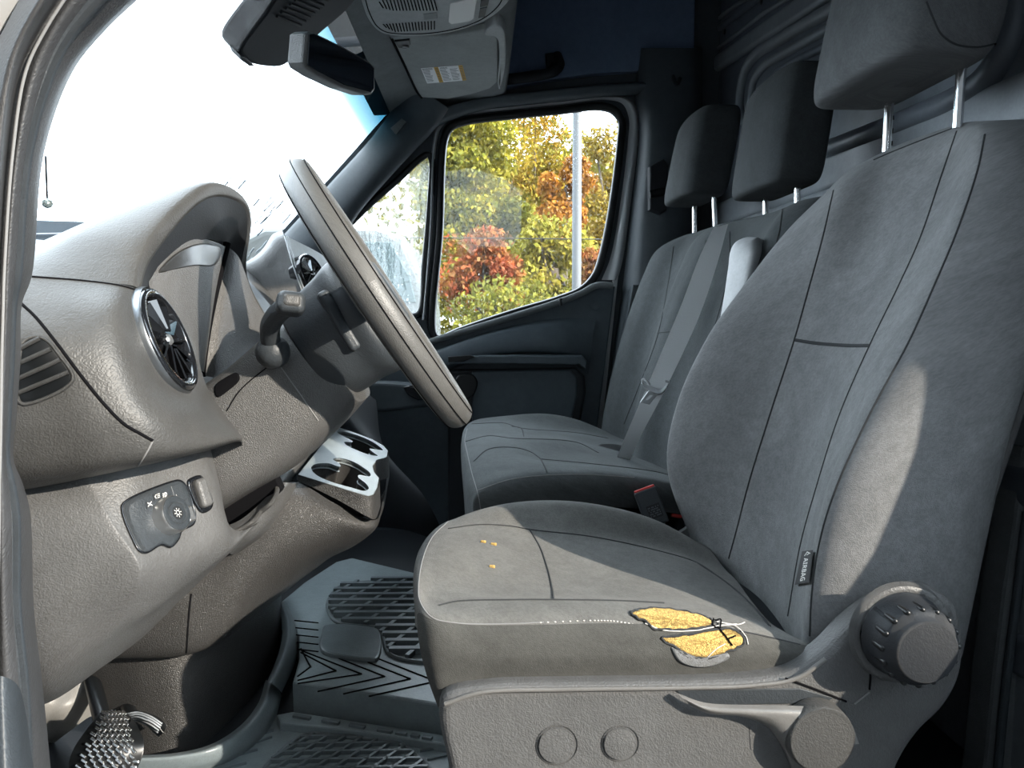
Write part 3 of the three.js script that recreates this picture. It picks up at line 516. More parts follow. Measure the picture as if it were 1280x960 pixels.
// side ledge running from the release lever up to the tray
part('console_flank', loft([[[364, 602, 1.25], [387, 570, 1.37], [410, 539, 1.58], [421, 516, 1.67]], [[352, 602, 1.18], [378, 568, 1.28], [404, 536, 1.46], [424, 510, 1.62]], [[340, 598, 1.22], [364, 564, 1.32], [390, 532, 1.48], [413, 506, 1.62]]], { nu: 24, nv: 12 }), M.dashLow, dash);
{ // cup holder tray
  const o = [[372, 594, 1.2], [420, 533, 1.56], [466, 549, 1.56], [484, 560, 1.56]];
  const A = at(372, 593, 1.22), Bf = at(420, 533, 1.58), C = at(463, 620, 1.2);
  const zf = Bf.clone().sub(A), xf = C.clone().sub(A), n = xf.clone().cross(zf).normalize(); if (n.y < 0) n.negate();
  const onP = (px, py) => { const d = dirAt(px, py), t = A.clone().sub(camera.position).dot(n) / d.dot(n); return d.multiplyScalar(t).add(camera.position); };
  const fm = frameM(A, xf, n), inv = fm.clone().invert(), loc = (px, py) => { const q = onP(px, py).applyMatrix4(inv); return new THREE.Vector2(q.x, q.y); };
  const outl = [[372, 593], [396, 563], [420, 533], [445, 541], [466, 549], [480, 557], [485, 563], [484, 571], [471, 575], [466, 582], [468, 590], [474, 597], [472, 609], [467, 618], [460, 620], [420, 608]];
  const lobes = (pts) => new THREE.Path(new THREE.CatmullRomCurve3(pts.map((p) => { const q = loc(...p); return V3(q.x, q.y, 0); }), true, 'centripetal').getPoints(90).map((q) => new THREE.Vector2(q.x, q.y)));
  const h1 = [[388, 584], [396, 579], [412, 579], [424, 583], [423, 579], [415, 574], [424, 572], [440, 576], [456, 585], [464, 592], [462, 596], [450, 594], [449, 597], [458, 604], [462, 611], [455, 614], [440, 610], [415, 603], [395, 594]];
  const h2 = [[421, 540], [428, 539], [444, 543], [462, 550], [476, 559], [479, 563], [470, 562], [463, 561], [468, 566], [473, 570], [463, 569], [446, 563], [432, 556], [430, 552], [440, 552], [436, 549], [428, 545]];
  const s = new THREE.Shape(outl.map((p) => loc(...p))); s.holes.push(lobes(h1), lobes(h2));
  const t = part('cup_holder', put(boxUV(new THREE.ExtrudeGeometry(s, { depth: .006, bevelEnabled: true, bevelThickness: .002, bevelSize: .0015, bevelOffset: -.0015, bevelSegments: 2 })).translate(0, 0, -.008), fm), M.tray, dash, 'pale grey cup holder top with two lobed cup wells');
  const cup = (h) => { const pts = lobes(h).getPoints(), pos = [], idx = [], m = pts.length; for (const z of [-.004, -.075]) for (const p of pts) pos.push(p.x, p.y, z); for (let i = 0; i < m; i++) { const j = (i + 1) % m; idx.push(i, j, i + m, j, j + m, i + m); } const g = new THREE.BufferGeometry(); g.setAttribute('position', new THREE.Float32BufferAttribute(pos, 3)); g.setIndex(idx); const f = new THREE.ShapeGeometry(new THREE.Shape(pts)).translate(0, 0, -.075); g.computeVertexNormals(); boxUV(g); f.deleteAttribute('uv'); boxUV(f); return put(merge([g, f]), fm); };
  part('cup_well', cup(h1), M.trayIn, t); part('cup_well', cup(h2), M.trayIn, t);
  // skirt under the tray's rim
  const skirt = outl.slice(2).concat([outl[0]]).map((p) => onP(...p)), dn = (q, k, e) => q.clone().add(V3(e * .3, -k, e));
  part('tray_skirt', loft([skirt, skirt.map((q) => dn(q, .012, .002)), skirt.map((q, i) => dn(q, [.04, .04, .04, .04, .04, .04, .04, .04, .04, .042, .042, .04, .034, .02, .009][i] ?? .03, .006))], { nu: 70, nv: 6 }), M.knee, t);
}
// centre display pod beyond the wheel
{
  const dp = part('display_pod', loft([
    [[300, 334, 1.52], [316, 326, 1.6], [332, 318, 1.68], [342, 300, 1.72], [356, 294, 1.74]],
    [[301, 334, 1.46], [322, 324, 1.46], [334, 312, 1.46], [345, 298, 1.46], [355, 294, 1.46]],
    [[318, 356, 1.44], [336, 346, 1.44], [348, 334, 1.44], [358, 322, 1.44], [364, 316, 1.44]],
    [[345, 388, 1.42], [356, 384, 1.42], [366, 380, 1.42], [374, 372, 1.42], [379, 362, 1.42]],
    [[380, 430, 1.42], [384, 426, 1.42], [388, 422, 1.42], [392, 416, 1.42], [396, 410, 1.42]]], { nu: 30, nv: 24 }), M.column, dash);
  part('display_face', loft([[[355, 294, 1.46], [380, 306, 1.56], [402, 318, 1.66], [425, 335, 1.8]], [[366, 330, 1.44], [390, 338, 1.54], [412, 346, 1.64], [430, 356, 1.78]], [[382, 375, 1.42], [404, 378, 1.52], [424, 382, 1.62], [440, 388, 1.76]]], { nu: 20, nv: 16 }), M.console, dp);
  for (const k of [0, 3]) part('chrome_strip', tube([[356 + k, 295, 1.45], [366 + k, 330, 1.43], [382 + k, 376, 1.41]], .0016, 24, 6), M.silver, dp);
  const vc = part('centre_vent', disc([[.04, -.02], [.04, .004], [.036, .008], [.031, .004], [.029, -.012], [0, -.014]], at(388, 343, 1.46), V3(.9, .3, .33)), M.gloss, dp);
  const fm = frameM(at(388, 343, 1.46), V3(0, 0, 1), V3(.9, .3, .33));
  for (let i = 0; i < 10; i++) part('vane', put(boxUV(new THREE.BoxGeometry(.022, .0018, .01).rotateX(.5).translate(.018, 0, .0).rotateZ(i * Math.PI / 5)), fm), M.chrome, vc);
  part('screen', sheet([[397, 339], [420, 352], [416, 366], [396, 350]], 4, 4, (x, y) => at(x, y, 1.5 + (x - 390) * .004 - .012)), M.gloss, dp);
  part('dash_pad', loft([[[296, 340, 1.42], [312, 352, 1.40], [330, 372, 1.37], [350, 398, 1.35]], [[304, 333, 1.46], [322, 350, 1.44], [342, 376, 1.41], [362, 402, 1.40]], [[300, 330, 1.6], [320, 345, 1.6], [345, 372, 1.6], [370, 400, 1.6]]], { nu: 20, nv: 10 }), M.dash, dash);
  part('dash_top', loft([[w(-.85, .74, .64), w(-.85, .76, 1.5), w(-.85, .74, 2.4)], [w(-.74, .765, .66), w(-.74, .785, 1.5), w(-.74, .76, 2.4)], [w(-.6, .74, .7), w(-.58, .775, 1.5), w(-.5, .72, 2.4)], [w(-.5, .70, .75), w(-.5, .70, 1.5), w(-.4, .66, 2.4)], [w(-.46, .5, .9), w(-.42, .5, 1.5), w(-.4, .45, 2.4)], [w(-.5, .3, 1.2), w(-.5, .3, 1.5), w(-.5, .3, 2.4)]], { nu: 20, nv: 30 }), M.dark, dash);
  part('firewall', slabBox(-1.05, -1.0, -.05, .76, .6, 2.5), M.darker, dash);
  part('centre_face', loft([[[385, 440, 1.5], [430, 470, 1.6], [470, 500, 2.0]], [[400, 500, 1.5], [436, 515, 1.6], [480, 560, 2.0]], [[420, 560, 1.62], [470, 575, 1.7], [530, 620, 2.0]], [[430, 660, 1.66], [490, 660, 1.75], [560, 680, 2.1]]], { nu: 16, nv: 20 }), M.darker, dash);
}

// ---------------------------------------------------------------- steering column and wheel
const AX = V3(.84, .545, -.055).normalize(), UP = V3(-.545, .84, 0).normalize();
function ring(cpx, cpy, D, hUp, hDn, wd, p = 3, n = 16) {
  const c = at(cpx, cpy, D), out = [];
  for (let i = 0; i < n; i++) { const a = i / n * 2 * Math.PI, s = Math.sin(a), k = Math.cos(a), e = 2 / p, y = Math.sign(s) * Math.abs(s) ** e, z = Math.sign(k) * Math.abs(k) ** e; out.push(c.clone().addScaledVector(UP, y > 0 ? y * hUp : y * hDn).add(V3(0, 0, z * wd))); }
  return out;
}
const col = thing('steering_column', 'dark grey plastic steering column shroud with stalk levers behind the wheel', 'steering column', at(300, 600, 1.08));
const shroud = loft([ring(240, 600, 1.08, .10, .06, .10, 4), ring(290, 560, 1.08, .092, .068, .105, 4), ring(340, 520, 1.08, .086, .078, .10, 4), ring(392, 472, 1.08, .082, .078, .09, 4), ring(425, 448, 1.08, .075, .068, .08, 3.4)], { nu: 80, nv: 40, closed: true, cap: true });
part('lower_shroud', shroud, M.column, col);
part('column_gasket', drape(shroud, [[268, 484], [284, 471], [297, 466], [300, 474], [286, 488], [271, 497]], .001, 30), M.groove, col);
part('shroud_joint', seam(shroud, [[346, 452], [370, 486], [398, 526]], .0009, 0), M.seamPale, col);
part('shroud_joint', seam(shroud, [[283, 514], [300, 488], [345, 450]], .0009, 0), M.groove, col);
const drum = loft([ring(398, 445, 1.08, .076, .072, .085, 3.2), ring(418, 430, 1.08, .082, .078, .095, 3), ring(440, 412, 1.08, .085, .082, .10, 3), ring(462, 395, 1.08, .09, .088, .11, 2.8), ring(478, 384, 1.08, .075, .08, .10, 2.6)], { nu: 80, nv: 40, closed: true, cap: true });
part('upper_shroud', drum, M.dark, col);
{
  const st = part('wiper_stalk', tube([[341, 442, .98], [338, 425, .965], [338, 408, .95], [346, 393, .93], [360, 382, .91]], .0125, 40, 16), M.dark, col, 'bent black stalk with a pale push button in its end');
  part('stalk_boot', ball(at(341, 440, .975), .022, V3(1, 1, 1)), M.dark, st);
  const d = V3(.35, .30, .9).normalize(), fm = frameM(at(363, 380, .905), V3(1, -.1, -.3), d);
  part('stalk_head', put(rbox(.033, .027, .03, .009), fm), M.dark, st);
  part('end_button', put(rbox(.021, .016, .034, .005), fm), M.dash, st);
  const pa = at(405, 376, 1.0), pb = at(442, 428, .97), dir = pb.clone().sub(pa);
  part('paddle_lever', put(rbox(dir.length() + .012, .016, .03, .006), frameM(pa.clone().add(pb).multiplyScalar(.5), dir, V3(.3, .1, 1))), M.dark, col);
  part('lever_root', rod([436, 404, 1.0], [432, 406, 1.08], .016), M.darker, col);
}
const wc = at(476, 372, 1.08);
const wheel = thing('steering_wheel', 'black padded steering wheel seen edge-on from the driver door', 'steering wheel', wc);
{
  const R = .2, pts = [], nR = 96, fm = frameM(wc, V3(0, 0, 1), AX);
  const rim = []; for (let i = 0; i <= nR; i++) { const a = i / nR * 2 * Math.PI, row = []; for (let k = 0; k < 14; k++) { const b = k / 14 * 2 * Math.PI, rr = .0185 * Math.cos(b), zz = .0215 * Math.sin(b); row.push(V3((R + rr) * Math.cos(a), (R + rr) * Math.sin(a), zz).applyMatrix4(fm)); } rim.push(row); }
  part('rim', loft(rim, { nu: 28, nv: 192, closed: true }), M.wheel, wheel);
  for (const [rr, zz] of [[.0187, .003], [.010, .0190], [.010, -.0190]]) part('rim_stitch_line', boxUV(new THREE.TorusGeometry(R + rr, .0007, 6, 120).translate(0, 0, zz).applyMatrix4(fm)), M.groove, wheel);
  const hub = part('hub', put(disc([[0, .022], [.05, .02], [.072, .008], [.08, -.012], [.072, -.05], [.05, -.07]], V3(0, 0, 0), V3(0, 0, 1), 48).scale(1, .9, 1), fm), M.dark, wheel);
  for (const a of [0, Math.PI, -Math.PI / 2 - .0]) {
    const s = part('spoke', put(boxUV(new RoundedBoxGeometry(.14, .055, .022, 3, .009).translate(.13, 0, -.012).rotateZ(a)), fm), M.dark, wheel);
    part('spoke_trim', put(boxUV(new RoundedBoxGeometry(.11, .012, .006, 2, .002).translate(.135, -.02, .0).rotateZ(a)), fm), M.silver, s);
  }
}

// ---------------------------------------------------------------- driver's seat
const seat = thing('driver_seat', 'worn charcoal fabric driver seat with torn cushion corner showing yellow foam', 'seat', at(800, 990, 1.05));
const cushRows = [
  [[552, 890, .82], [550, 888, .805], [556, 884, .80], [600, 876, .80], [660, 872, .80], [770, 868, .80], [890, 862, .80], [1010, 850, .80]],
  [[536, 850, .83], [536, 848, .81], [546, 845, .797], [590, 846, .795], [660, 845, .795], [770, 842, .795], [890, 838, .795], [1010, 830, .80]],
  [[526, 812, .835], [526, 806, .81], [540, 808, .795], [590, 814, .79], [660, 816, .79], [770, 815, .79], [890, 815, .792], [1010, 815, .80]],
  [[522, 790, .84], [523, 764, .82], [540, 772, .803], [590, 779, .80], [660, 779, .80], [770, 777, .80], [890, 784, .80], [1010, 806, .81]],
  [[521, 785, .86], [522, 738, .85], [537, 752, .84], [590, 752, .84], [660, 750, .84], [770, 751, .84], [880, 762, .84], [985, 792, .84]],
  [[519, 782, .9], [521, 716, .90], [545, 722, .90], [600, 738, .895], [675, 745, .89], [770, 746, .89], [860, 752, .89], [965, 780, .88]],
  [[520, 775, .97], [522, 698, .97], [548, 694, .97], [600, 705, .97], [680, 718, .97], [770, 722, .97], [850, 728, .97], [940, 752, .96]],
  [[526, 758, 1.07], [527, 682, 1.07], [552, 672, 1.07], [600, 674, 1.07], [672, 684, 1.07], [760, 690, 1.07], [840, 698, 1.07], [920, 725, 1.06]],
  [[536, 740, 1.14], [537, 668, 1.14], [562, 658, 1.14], [610, 656, 1.14], [662, 660, 1.14], [740, 667, 1.14], [830, 684, 1.14], [905, 710, 1.13]],
  [[548, 728, 1.2], [549, 660, 1.2], [572, 647, 1.2], [610, 635, 1.2], [660, 628, 1.2], [730, 630, 1.2], [815, 650, 1.2], [890, 690, 1.19]],
  [[560, 720, 1.26], [562, 664, 1.26], [582, 652, 1.26], [620, 642, 1.26], [665, 636, 1.26], [735, 638, 1.26], [815, 656, 1.26], [888, 690, 1.25]],
  [[568, 760, 1.27], [568, 720, 1.27], [588, 710, 1.27], [625, 700, 1.27], [670, 700, 1.27], [735, 700, 1.27], [815, 710, 1.27], [888, 730, 1.26]]];
const cush = loft(cushRows, { nu: 90, nv: 70 });
const cushM = part('seat_cushion', cush, M.fabricWorn, seat);
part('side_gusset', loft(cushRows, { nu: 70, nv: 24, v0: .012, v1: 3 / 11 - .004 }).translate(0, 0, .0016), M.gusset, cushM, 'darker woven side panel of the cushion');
const sSeam = (pts, r, mat, lift = 0) => part('seam', seam(cush, pts, r, lift), mat, cushM);
sSeam([[560, 652], [540, 672], [528, 700], [523, 735], [525, 752], [540, 772], [570, 779], [640, 780], [680, 778]], .0009, M.seamPale);
sSeam([[800, 781], [830, 785], [880, 783], [940, 792], [1000, 806]], .0012, M.seamDark);
sSeam([[548, 757], [570, 752], [640, 750], [700, 750], [770, 751], [830, 754]], .0013, M.seamDark);
sSeam([[560, 661], [600, 656], [640, 658], [662, 662], [740, 671], [820, 688], [870, 703], [890, 715]], .0013, M.seamDark);
sSeam([[662, 662], [675, 684], [684, 710], [690, 735], [692, 749]], .0013, M.seamDark);
sSeam([[872, 704], [910, 730], [940, 757], [962, 783]], .0016, M.seamDark);
{ // stitching that shows white, the torn corner with foam
  const st = line2([[676, 778.5], [740, 776], [770, 777], [805, 783]], 22);
  part('stitching', merge(st.map((p) => ball(onSkin(cush, p.x, p.y, .0004), .0008, V3(1.6, 1, 1)))), M.thread, cushM).userData.kind = 'stuff';
  const t1 = [[789, 768], [803, 763], [830, 762], [865, 768], [888, 776], [890, 781], [870, 786], [840, 787], [818, 786], [806, 778]];
  const t2 = [[826, 797], [845, 794], [870, 791], [900, 787], [916, 788], [928, 797], [927, 805], [908, 814], [884, 822], [860, 818], [843, 808]];
  for (const t of [t1, t2]) {
    const f = part('exposed_foam', drape(cush, t, .0022, 60, true, .0009), M.foam, cushM, 'bare yellow foam in the torn cushion cover');
    part('frayed_edge', tube(line2(t, 50, true).map((p) => onSkin(cush, p.x + (rnd() - .5) * 2, p.y + (rnd() - .5) * 2, .001 + rnd() * .001)), .0016, 140, 6), M.seamDark, f);
  }
  for (const t of [[[806, 780], [830, 788], [870, 788], [895, 784], [920, 782]], [[895, 779], [906, 781], [918, 784], [931, 796], [934, 805]], [[900, 783], [925, 782], [930, 780]], [[884, 820], [895, 810], [906, 804]], [[858, 822], [880, 828], [905, 820]]])
    part('loose_thread', seam(cush, t, .0007, .0022, 24), M.thread, cushM);
  for (const t of [[[896, 785], [903, 792], [908, 798], [914, 806]], [[891, 776], [890, 783], [897, 786]], [[909, 798], [918, 795]], [[893, 778], [900, 777], [899, 786]]]) part('loose_thread', seam(cush, t, .0009, .003, 16), M.groove, cushM);
  part('torn_flap', drape(cush, [[838, 808], [858, 820], [884, 823], [908, 815], [912, 820], [890, 831], [866, 832], [846, 824]], .003, 40), M.fabric, cushM);
}
const backRows = [
  [[950, 740, 1.33], [890, 730, 1.28], [925, 750, 1.17], [955, 780, 1.08], [990, 830, .94], [1008, 850, .855], [1022, 856, .835], [1110, 850, .83], [1196, 830, .85], [1170, 760, 1.02]],
  [[940, 690, 1.34], [868, 682, 1.285], [911, 700, 1.17], [947, 730, 1.085], [985, 772, .945], [1000, 790, .865], [1012, 800, .83], [1105, 790, .815], [1210, 760, .84], [1180, 700, 1.02]],
  [[900, 600, 1.35], [834, 585, 1.30], [937, 600, 1.165], [983, 612, 1.085], [1018, 618, .95], [1030, 618, .885], [1042, 618, .835], [1135, 612, .812], [1240, 615, .84], [1200, 600, 1.02]],
  [[912, 510, 1.35], [846, 505, 1.30], [965, 510, 1.165], [1010, 518, 1.09], [1049, 520, .955], [1068, 521, .89], [1086, 520, .84], [1172, 520, .815], [1262, 525, .84], [1225, 515, 1.02]],
  [[945, 425, 1.34], [885, 420, 1.29], [993, 424, 1.165], [1040, 428, 1.09], [1088, 430, .96], [1112, 428, .895], [1137, 425, .847], [1212, 425, .82], [1296, 435, .85], [1245, 425, 1.03]],
  [[985, 360, 1.32], [931, 355, 1.275], [1011, 360, 1.155], [1066, 362, 1.085], [1122, 362, .967], [1145, 360, .902], [1168, 356, .855], [1240, 355, .83], [1326, 360, .855], [1270, 355, 1.04]],
  [[1030, 300, 1.29], [985, 287, 1.25], [1028, 298, 1.14], [1090, 298, 1.08], [1150, 298, .972], [1173, 296, .91], [1195, 292, .863], [1266, 292, .84], [1350, 296, .86], [1295, 290, 1.04]],
  [[1070, 240, 1.24], [1037, 237, 1.20], [1046, 240, 1.12], [1108, 226, 1.07], [1179, 220, .98], [1203, 216, .917], [1222, 212, .878], [1294, 208, .855], [1378, 214, .87], [1330, 210, 1.04]],
  [[1086, 215, 1.21], [1061, 213, 1.175], [1070, 209, 1.12], [1116, 190, 1.07], [1190, 167, .985], [1213, 164, .93], [1231, 162, .895], [1292, 160, .875], [1376, 168, .885], [1335, 160, 1.04]],
  [[1098, 206, 1.20], [1080, 204, 1.165], [1088, 199, 1.14], [1126, 180, 1.075], [1200, 155, .99], [1225, 152, .945], [1243, 151, .92], [1292, 150, .90], [1350, 160, .91], [1325, 158, 1.03]],
  [[1120, 195, 1.15], [1112, 192, 1.145], [1120, 188, 1.13], [1150, 174, 1.065], [1212, 155, 1.0], [1238, 153, .965], [1252, 152, .95], [1285, 152, .94], [1320, 158, .95], [1300, 162, 1.0]]];
const back = loft(backRows, { nu: 110, nv: 90, closed: true });
const backM = part('backrest', back, M.fabric, seat);
const bSeam = (pts, r, mat, lift = 0) => part('seam', seam(back, pts, r, lift, 60), mat, backM);
bSeam([[1042, 238], [1028, 298], [1011, 360], [993, 424], [965, 510], [937, 600], [920, 665], [911, 698]], .0013, M.seamDark);
bSeam([[1196, 164], [1178, 216], [1150, 298], [1122, 360], [1088, 430], [1049, 520], [1018, 618], [1001, 680], [985, 770]], .0013, M.seamDark);
bSeam([[1231, 168], [1222, 212], [1195, 292], [1168, 356], [1137, 425], [1086, 520], [1042, 618], [1024, 680], [1015, 740], [1012, 795]], .0012, M.seamDark);
bSeam([[994, 425], [1020, 429], [1060, 432], [1088, 432]], .003, M.seamDark, -.001);
bSeam([[1092, 200], [1110, 192], [1150, 176], [1192, 160]], .0012, M.seamDark);
part('seat_back_shell', tube([[1310, 420, .88], [1284, 480, .87], [1262, 545, .865], [1240, 610, .86], [1222, 665, .86], [1212, 700, .86], [1203, 722, .87]], .007, 60, 10), M.dashLow, seat);
{ // sewn-in tag
  const t = printTex(128, 320, (g) => { g.fillStyle = '#3a3a3b'; g.fillRect(0, 0, 128, 320); g.save(); g.translate(64, 186); g.rotate(Math.PI / 2); g.fillStyle = '#e6e4df'; g.font = 'bold 62px sans-serif'; g.textAlign = 'center'; g.textBaseline = 'middle'; g.fillText('AIRBAG', 0, 0); g.restore(); g.strokeStyle = '#e6e4df'; g.lineWidth = 9; g.beginPath(); g.moveTo(40, 50); g.lineTo(64, 14); g.lineTo(96, 30); g.lineTo(64, 44); g.stroke(); });
  part('airbag_tag', sheet([[1006, 690], [1020, 688], [1015, 728], [997, 732]], 6, 10, (x, y) => onSkin(back, x, y, .0035)), new THREE.MeshStandardMaterial({ map: t, roughness: .8, side: THREE.DoubleSide }), backM, 'small white-edged tag reading AIRBAG');
}
function headrest(name, parent, mat, [x0, x1], [y0, y1], [d0, d1], lean, posts, seamMat) {
  const rows = [], cx = (x0 + x1) / 2, hx = (x1 - x0) / 2, cd = (d0 + d1) / 2, hz = (d1 - d0) / 2;
  const prof = [[0, .4, .6], [.0, .72, .84], [.02, .9, .95], [.09, .99, .995], [.35, 1.02, 1.0], [.7, 1, 1], [.9, .94, .98], [.975, .8, .92], [1, .5, .7]];
  for (const [t, sx, sz] of prof) {
    const y = y0 + (y1 - y0) * t, ox = lean * (t - .5), row = [];
    for (let i = 0; i < 20; i++) { const a = i / 20 * 2 * Math.PI, c = Math.cos(a), s = Math.sin(a), e = 2 / 6; let X = Math.sign(c) * Math.abs(c) ** e * hx * sx, Z = Math.sign(s) * Math.abs(s) ** e * hz * sz; X += c < 0 ? -.012 * (1 - (Z / hz) ** 2) : 0; row.push(w(cx + ox + X, y, cd + Z)); }
    rows.push(row);
  }
  const g = loft(rows, { nu: 80, nv: 50, closed: true, cap: true }), h = part(name, g, mat, parent);
  for (const p of posts) { const m = part('post', rod(p[0], p[1], .0062), M.chrome, h); const a = P(p[0]), b = P(p[1]); if (p[2]) for (let k = 0; k < 3; k++) { const q = a.clone().lerp(b, .15 + k * .22); part('notch', rod(q.clone().add(V3(.006, -.003, 0)), q.clone().add(V3(.006, .003, 0)), .003, 8), M.black, h); } }
  return [g, h];
}
const [hrG, hrM] = headrest('headrest', seat, M.headFabric, [.535, .672], [.985, 1.26], [.915, 1.185], .05, [[[1108, 190, 1.12], [1112, 118, 1.12], 1], [[1197, 160, .975], [1202, 80, .975], 0]]);
part('seam', seam(hrG, [[1158, 2], [1166, 22], [1176, 42], [1194, 55], [1220, 59], [1244, 55]], .0012, 0, 40), M.seamDark, hrM);
{ // plastic side cover of the seat frame
  const D = .772;
  const o = [[552, 876], [600, 861], [700, 857], [850, 855], [940, 851], [990, 843], [1030, 818], [1065, 783], [1100, 757], [1140, 741], [1172, 739], [1196, 756], [1207, 795], [1204, 845], [1184, 885], [1150, 920], [1125, 960], [1100, 1040], [585, 1040], [560, 960]];
  const cov = slab(o, D, .04, .012, { smooth: 120, seg: 5 }), cv = part('side_cover', cov, M.seatPlastic ?? M.dashLow, seat);
  part('painted_lip_highlight', tube([[556, 880, D], [600, 866, D - .001], [700, 862, D - .001], [850, 860, D - .001], [940, 857, D - .001], [995, 848, D - .001], [1032, 824, D - .001]], .0026, 80, 8), M.handle, cv);  // pale tube paints the highlight along the cover's bevelled edge
  part('recess_shade_slab', slab([[846, 864], [868, 862], [1000, 861], [1042, 872], [1030, 882], [990, 880], [880, 882], [862, 880]], D - .001, .006, .001), M.dark, cv);  // dark slab paints the shade of the hollow above the handle
  part('slot_mark', slab([[936, 908], [946, 906], [948, 938], [938, 938]], D - .0006, .004, .001), M.dashLow, cv);
  for (const [x, y, r] of [[696, 931, .0215], [775, 929, .0195]]) part('blanking_cap', disc([[0, .0025], [r - .002, .0025], [r - .001, .0005], [r, -.001], [r + .001, .001]], at(x, y, D), V3(0, 0, 1)), M.dashLow, cv);
  part('panel_joint', tube([[1073, 783, D - .0005], [1083, 812, D - .0005], [1088, 842, D - .0005], [1087, 862, D - .0005]], .0012, 30, 7), M.groove, cv);
  part('panel_joint', tube([[982, 848, D - .0005], [1020, 862, D - .0005], [1058, 877, D - .0005]], .0012, 30, 7), M.groove, cv);
  part('panel_joint', tube([[1068, 880, D - .0005], [1087, 865, D - .0005]], .001, 12, 7), M.seamPale, cv);
  // pull handle with its round hub
  const lv = part('lift_handle', loft([
    [[846, 866, 0.7665], [880, 878, 0.7610], [940, 881, 0.7599], [990, 882, 0.7588], [1030, 886, 0.7588], [1062, 902, 0.7599], [1074, 930, 0.7599]],
    [[850, 870, 0.7599], [882, 884, 0.7555], [940, 887, 0.7533], [985, 890, 0.7522], [1025, 896, 0.7522], [1054, 910, 0.7533], [1064, 932, 0.7533]],
    [[858, 877, 0.7588], [885, 888, 0.7544], [935, 893, 0.7517], [970, 901, 0.7511], [995, 925, 0.7511], [1010, 950, 0.7517], [1030, 960, 0.7517]],
    [[866, 884, 0.7627], [886, 892, 0.7599], [928, 896, 0.7588], [960, 908, 0.7588], [978, 930, 0.7599], [988, 950, 0.7599], [1000, 985, 0.7599]],
    [[862, 882, 0.7698], [884, 890, 0.7698], [926, 894, 0.7698], [958, 908, 0.7698], [975, 930, 0.7698], [985, 950, 0.7698], [998, 985, 0.7698]]], { nu: 60, nv: 24 }), M.handle, seat, 'grey plastic seat lift handle with round hub');
  part('handle_hub', disc([[0, .004], [.033, .0035], [.036, .002], [.0373, -.004], [.0373, -.02]], at(1027, 925, .7495), V3(0, 0, 1)), M.dash, lv);
  // recline knob with finger grooves
  const kn = part('recline_knob', disc([[0, .004], [.031, .0035], [.0335, .001], [.0345, -.003], [.038, -.006], [.041, -.010], [.043, -.016], [.044, -.036], [.047, -.042]], at(1158, 815, .722), V3(0, 0, 1), 64), M.darker, seat);
  const ko = at(1158, 815, .722);
  for (let i = 0; i < 16; i++) { const a = i / 16 * 2 * Math.PI; part('grip_ridge', put(new THREE.CapsuleGeometry(.0036, .014, 4, 8).rotateX(Math.PI / 2).translate(.0405, 0, -.018).rotateZ(a), new THREE.Matrix4().makeTranslation(ko.x, ko.y, ko.z)), M.black, kn); }
  part('knob_collar', disc([[.047, -.044], [.054, -.043], [.057, -.05]], ko, V3(0, 0, 1)), M.dashLow, kn);
  part('seat_frame', slabBox(-.03, .5, .0, .24, .90, 1.26), M.darker, seat);
  part('seat_rail', slabBox(-.05, .6, -.012, .03, .86, .92), M.silver, seat);
}
// ---------------------------------------------------------------- two-seat bench
const bench = thing('passenger_bench', 'dark charcoal fabric two-seat bench beside the passenger door', 'bench seat', w(.2, 0, 1.8));
const bf = [[1.33, 592, 636, 584, 612], [1.36, 588, 630, 580, 592]];
const benchRows = [
  [[602, 690, 1.34], [597, 668, 1.335], [600, 650, 1.33], [640, 636, 1.33], [720, 632, 1.33], [800, 636, 1.33], [900, 650, 1.33]],
  [[597, 690, 1.35], [592, 650, 1.34], [594, 625, 1.325], [640, 612, 1.322], [720, 606, 1.322], [800, 609, 1.322], [890, 622, 1.33]],
  [[594, 690, 1.37], [588, 630, 1.36], [597, 612, 1.335], [640, 598, 1.33], [720, 592, 1.33], [795, 597, 1.33], [880, 612, 1.335]],
  [[592, 690, 1.40], [584, 612, 1.40], [592, 598, 1.39], [650, 583, 1.38], [720, 583, 1.38], [795, 590, 1.38], [870, 606, 1.38]],
  [[588, 680, 1.50], [581, 592, 1.50], [586, 576, 1.50], [645, 570, 1.48], [690, 577, 1.48], [775, 582, 1.48], [855, 596, 1.48]],
  [[584, 670, 1.62], [579, 572, 1.62], [584, 562, 1.62], [640, 556, 1.60], [690, 565, 1.60], [765, 572, 1.60], [830, 586, 1.60]],
  [[583, 660, 1.72], [578, 562, 1.72], [583, 554, 1.72], [640, 548, 1.71], [700, 550, 1.71], [745, 560, 1.71], [815, 576, 1.71]],
  [[582, 650, 1.80], [577, 556, 1.80], [581, 548, 1.80], [640, 543, 1.80], [700, 547, 1.80], [745, 556, 1.80], [806, 570, 1.80]],
  [[581, 640, 1.90], [577, 549, 1.90], [581, 540, 1.90], [640, 535, 1.90], [700, 542, 1.90], [745, 548, 1.90], [795, 560, 1.90]],
  [[582, 630, 2.05], [579, 541, 2.05], [584, 532, 2.05], [640, 527, 2.05], [690, 534, 2.05], [735, 540, 2.05], [782, 550, 2.05]],
  [[586, 620, 2.18], [584, 536, 2.18], [592, 527, 2.18], [630, 520, 2.16], [680, 517, 2.16], [720, 524, 2.16], [770, 545, 2.16]],
  [[592, 610, 2.26], [592, 545, 2.26], [598, 536, 2.26], [632, 532, 2.26], [680, 530, 2.26], [720, 535, 2.26], [765, 550, 2.26]]];
const bc = loft(benchRows, { nu: 60, nv: 80 });
const bcM = part('bench_cushion', bc, M.bench, bench);
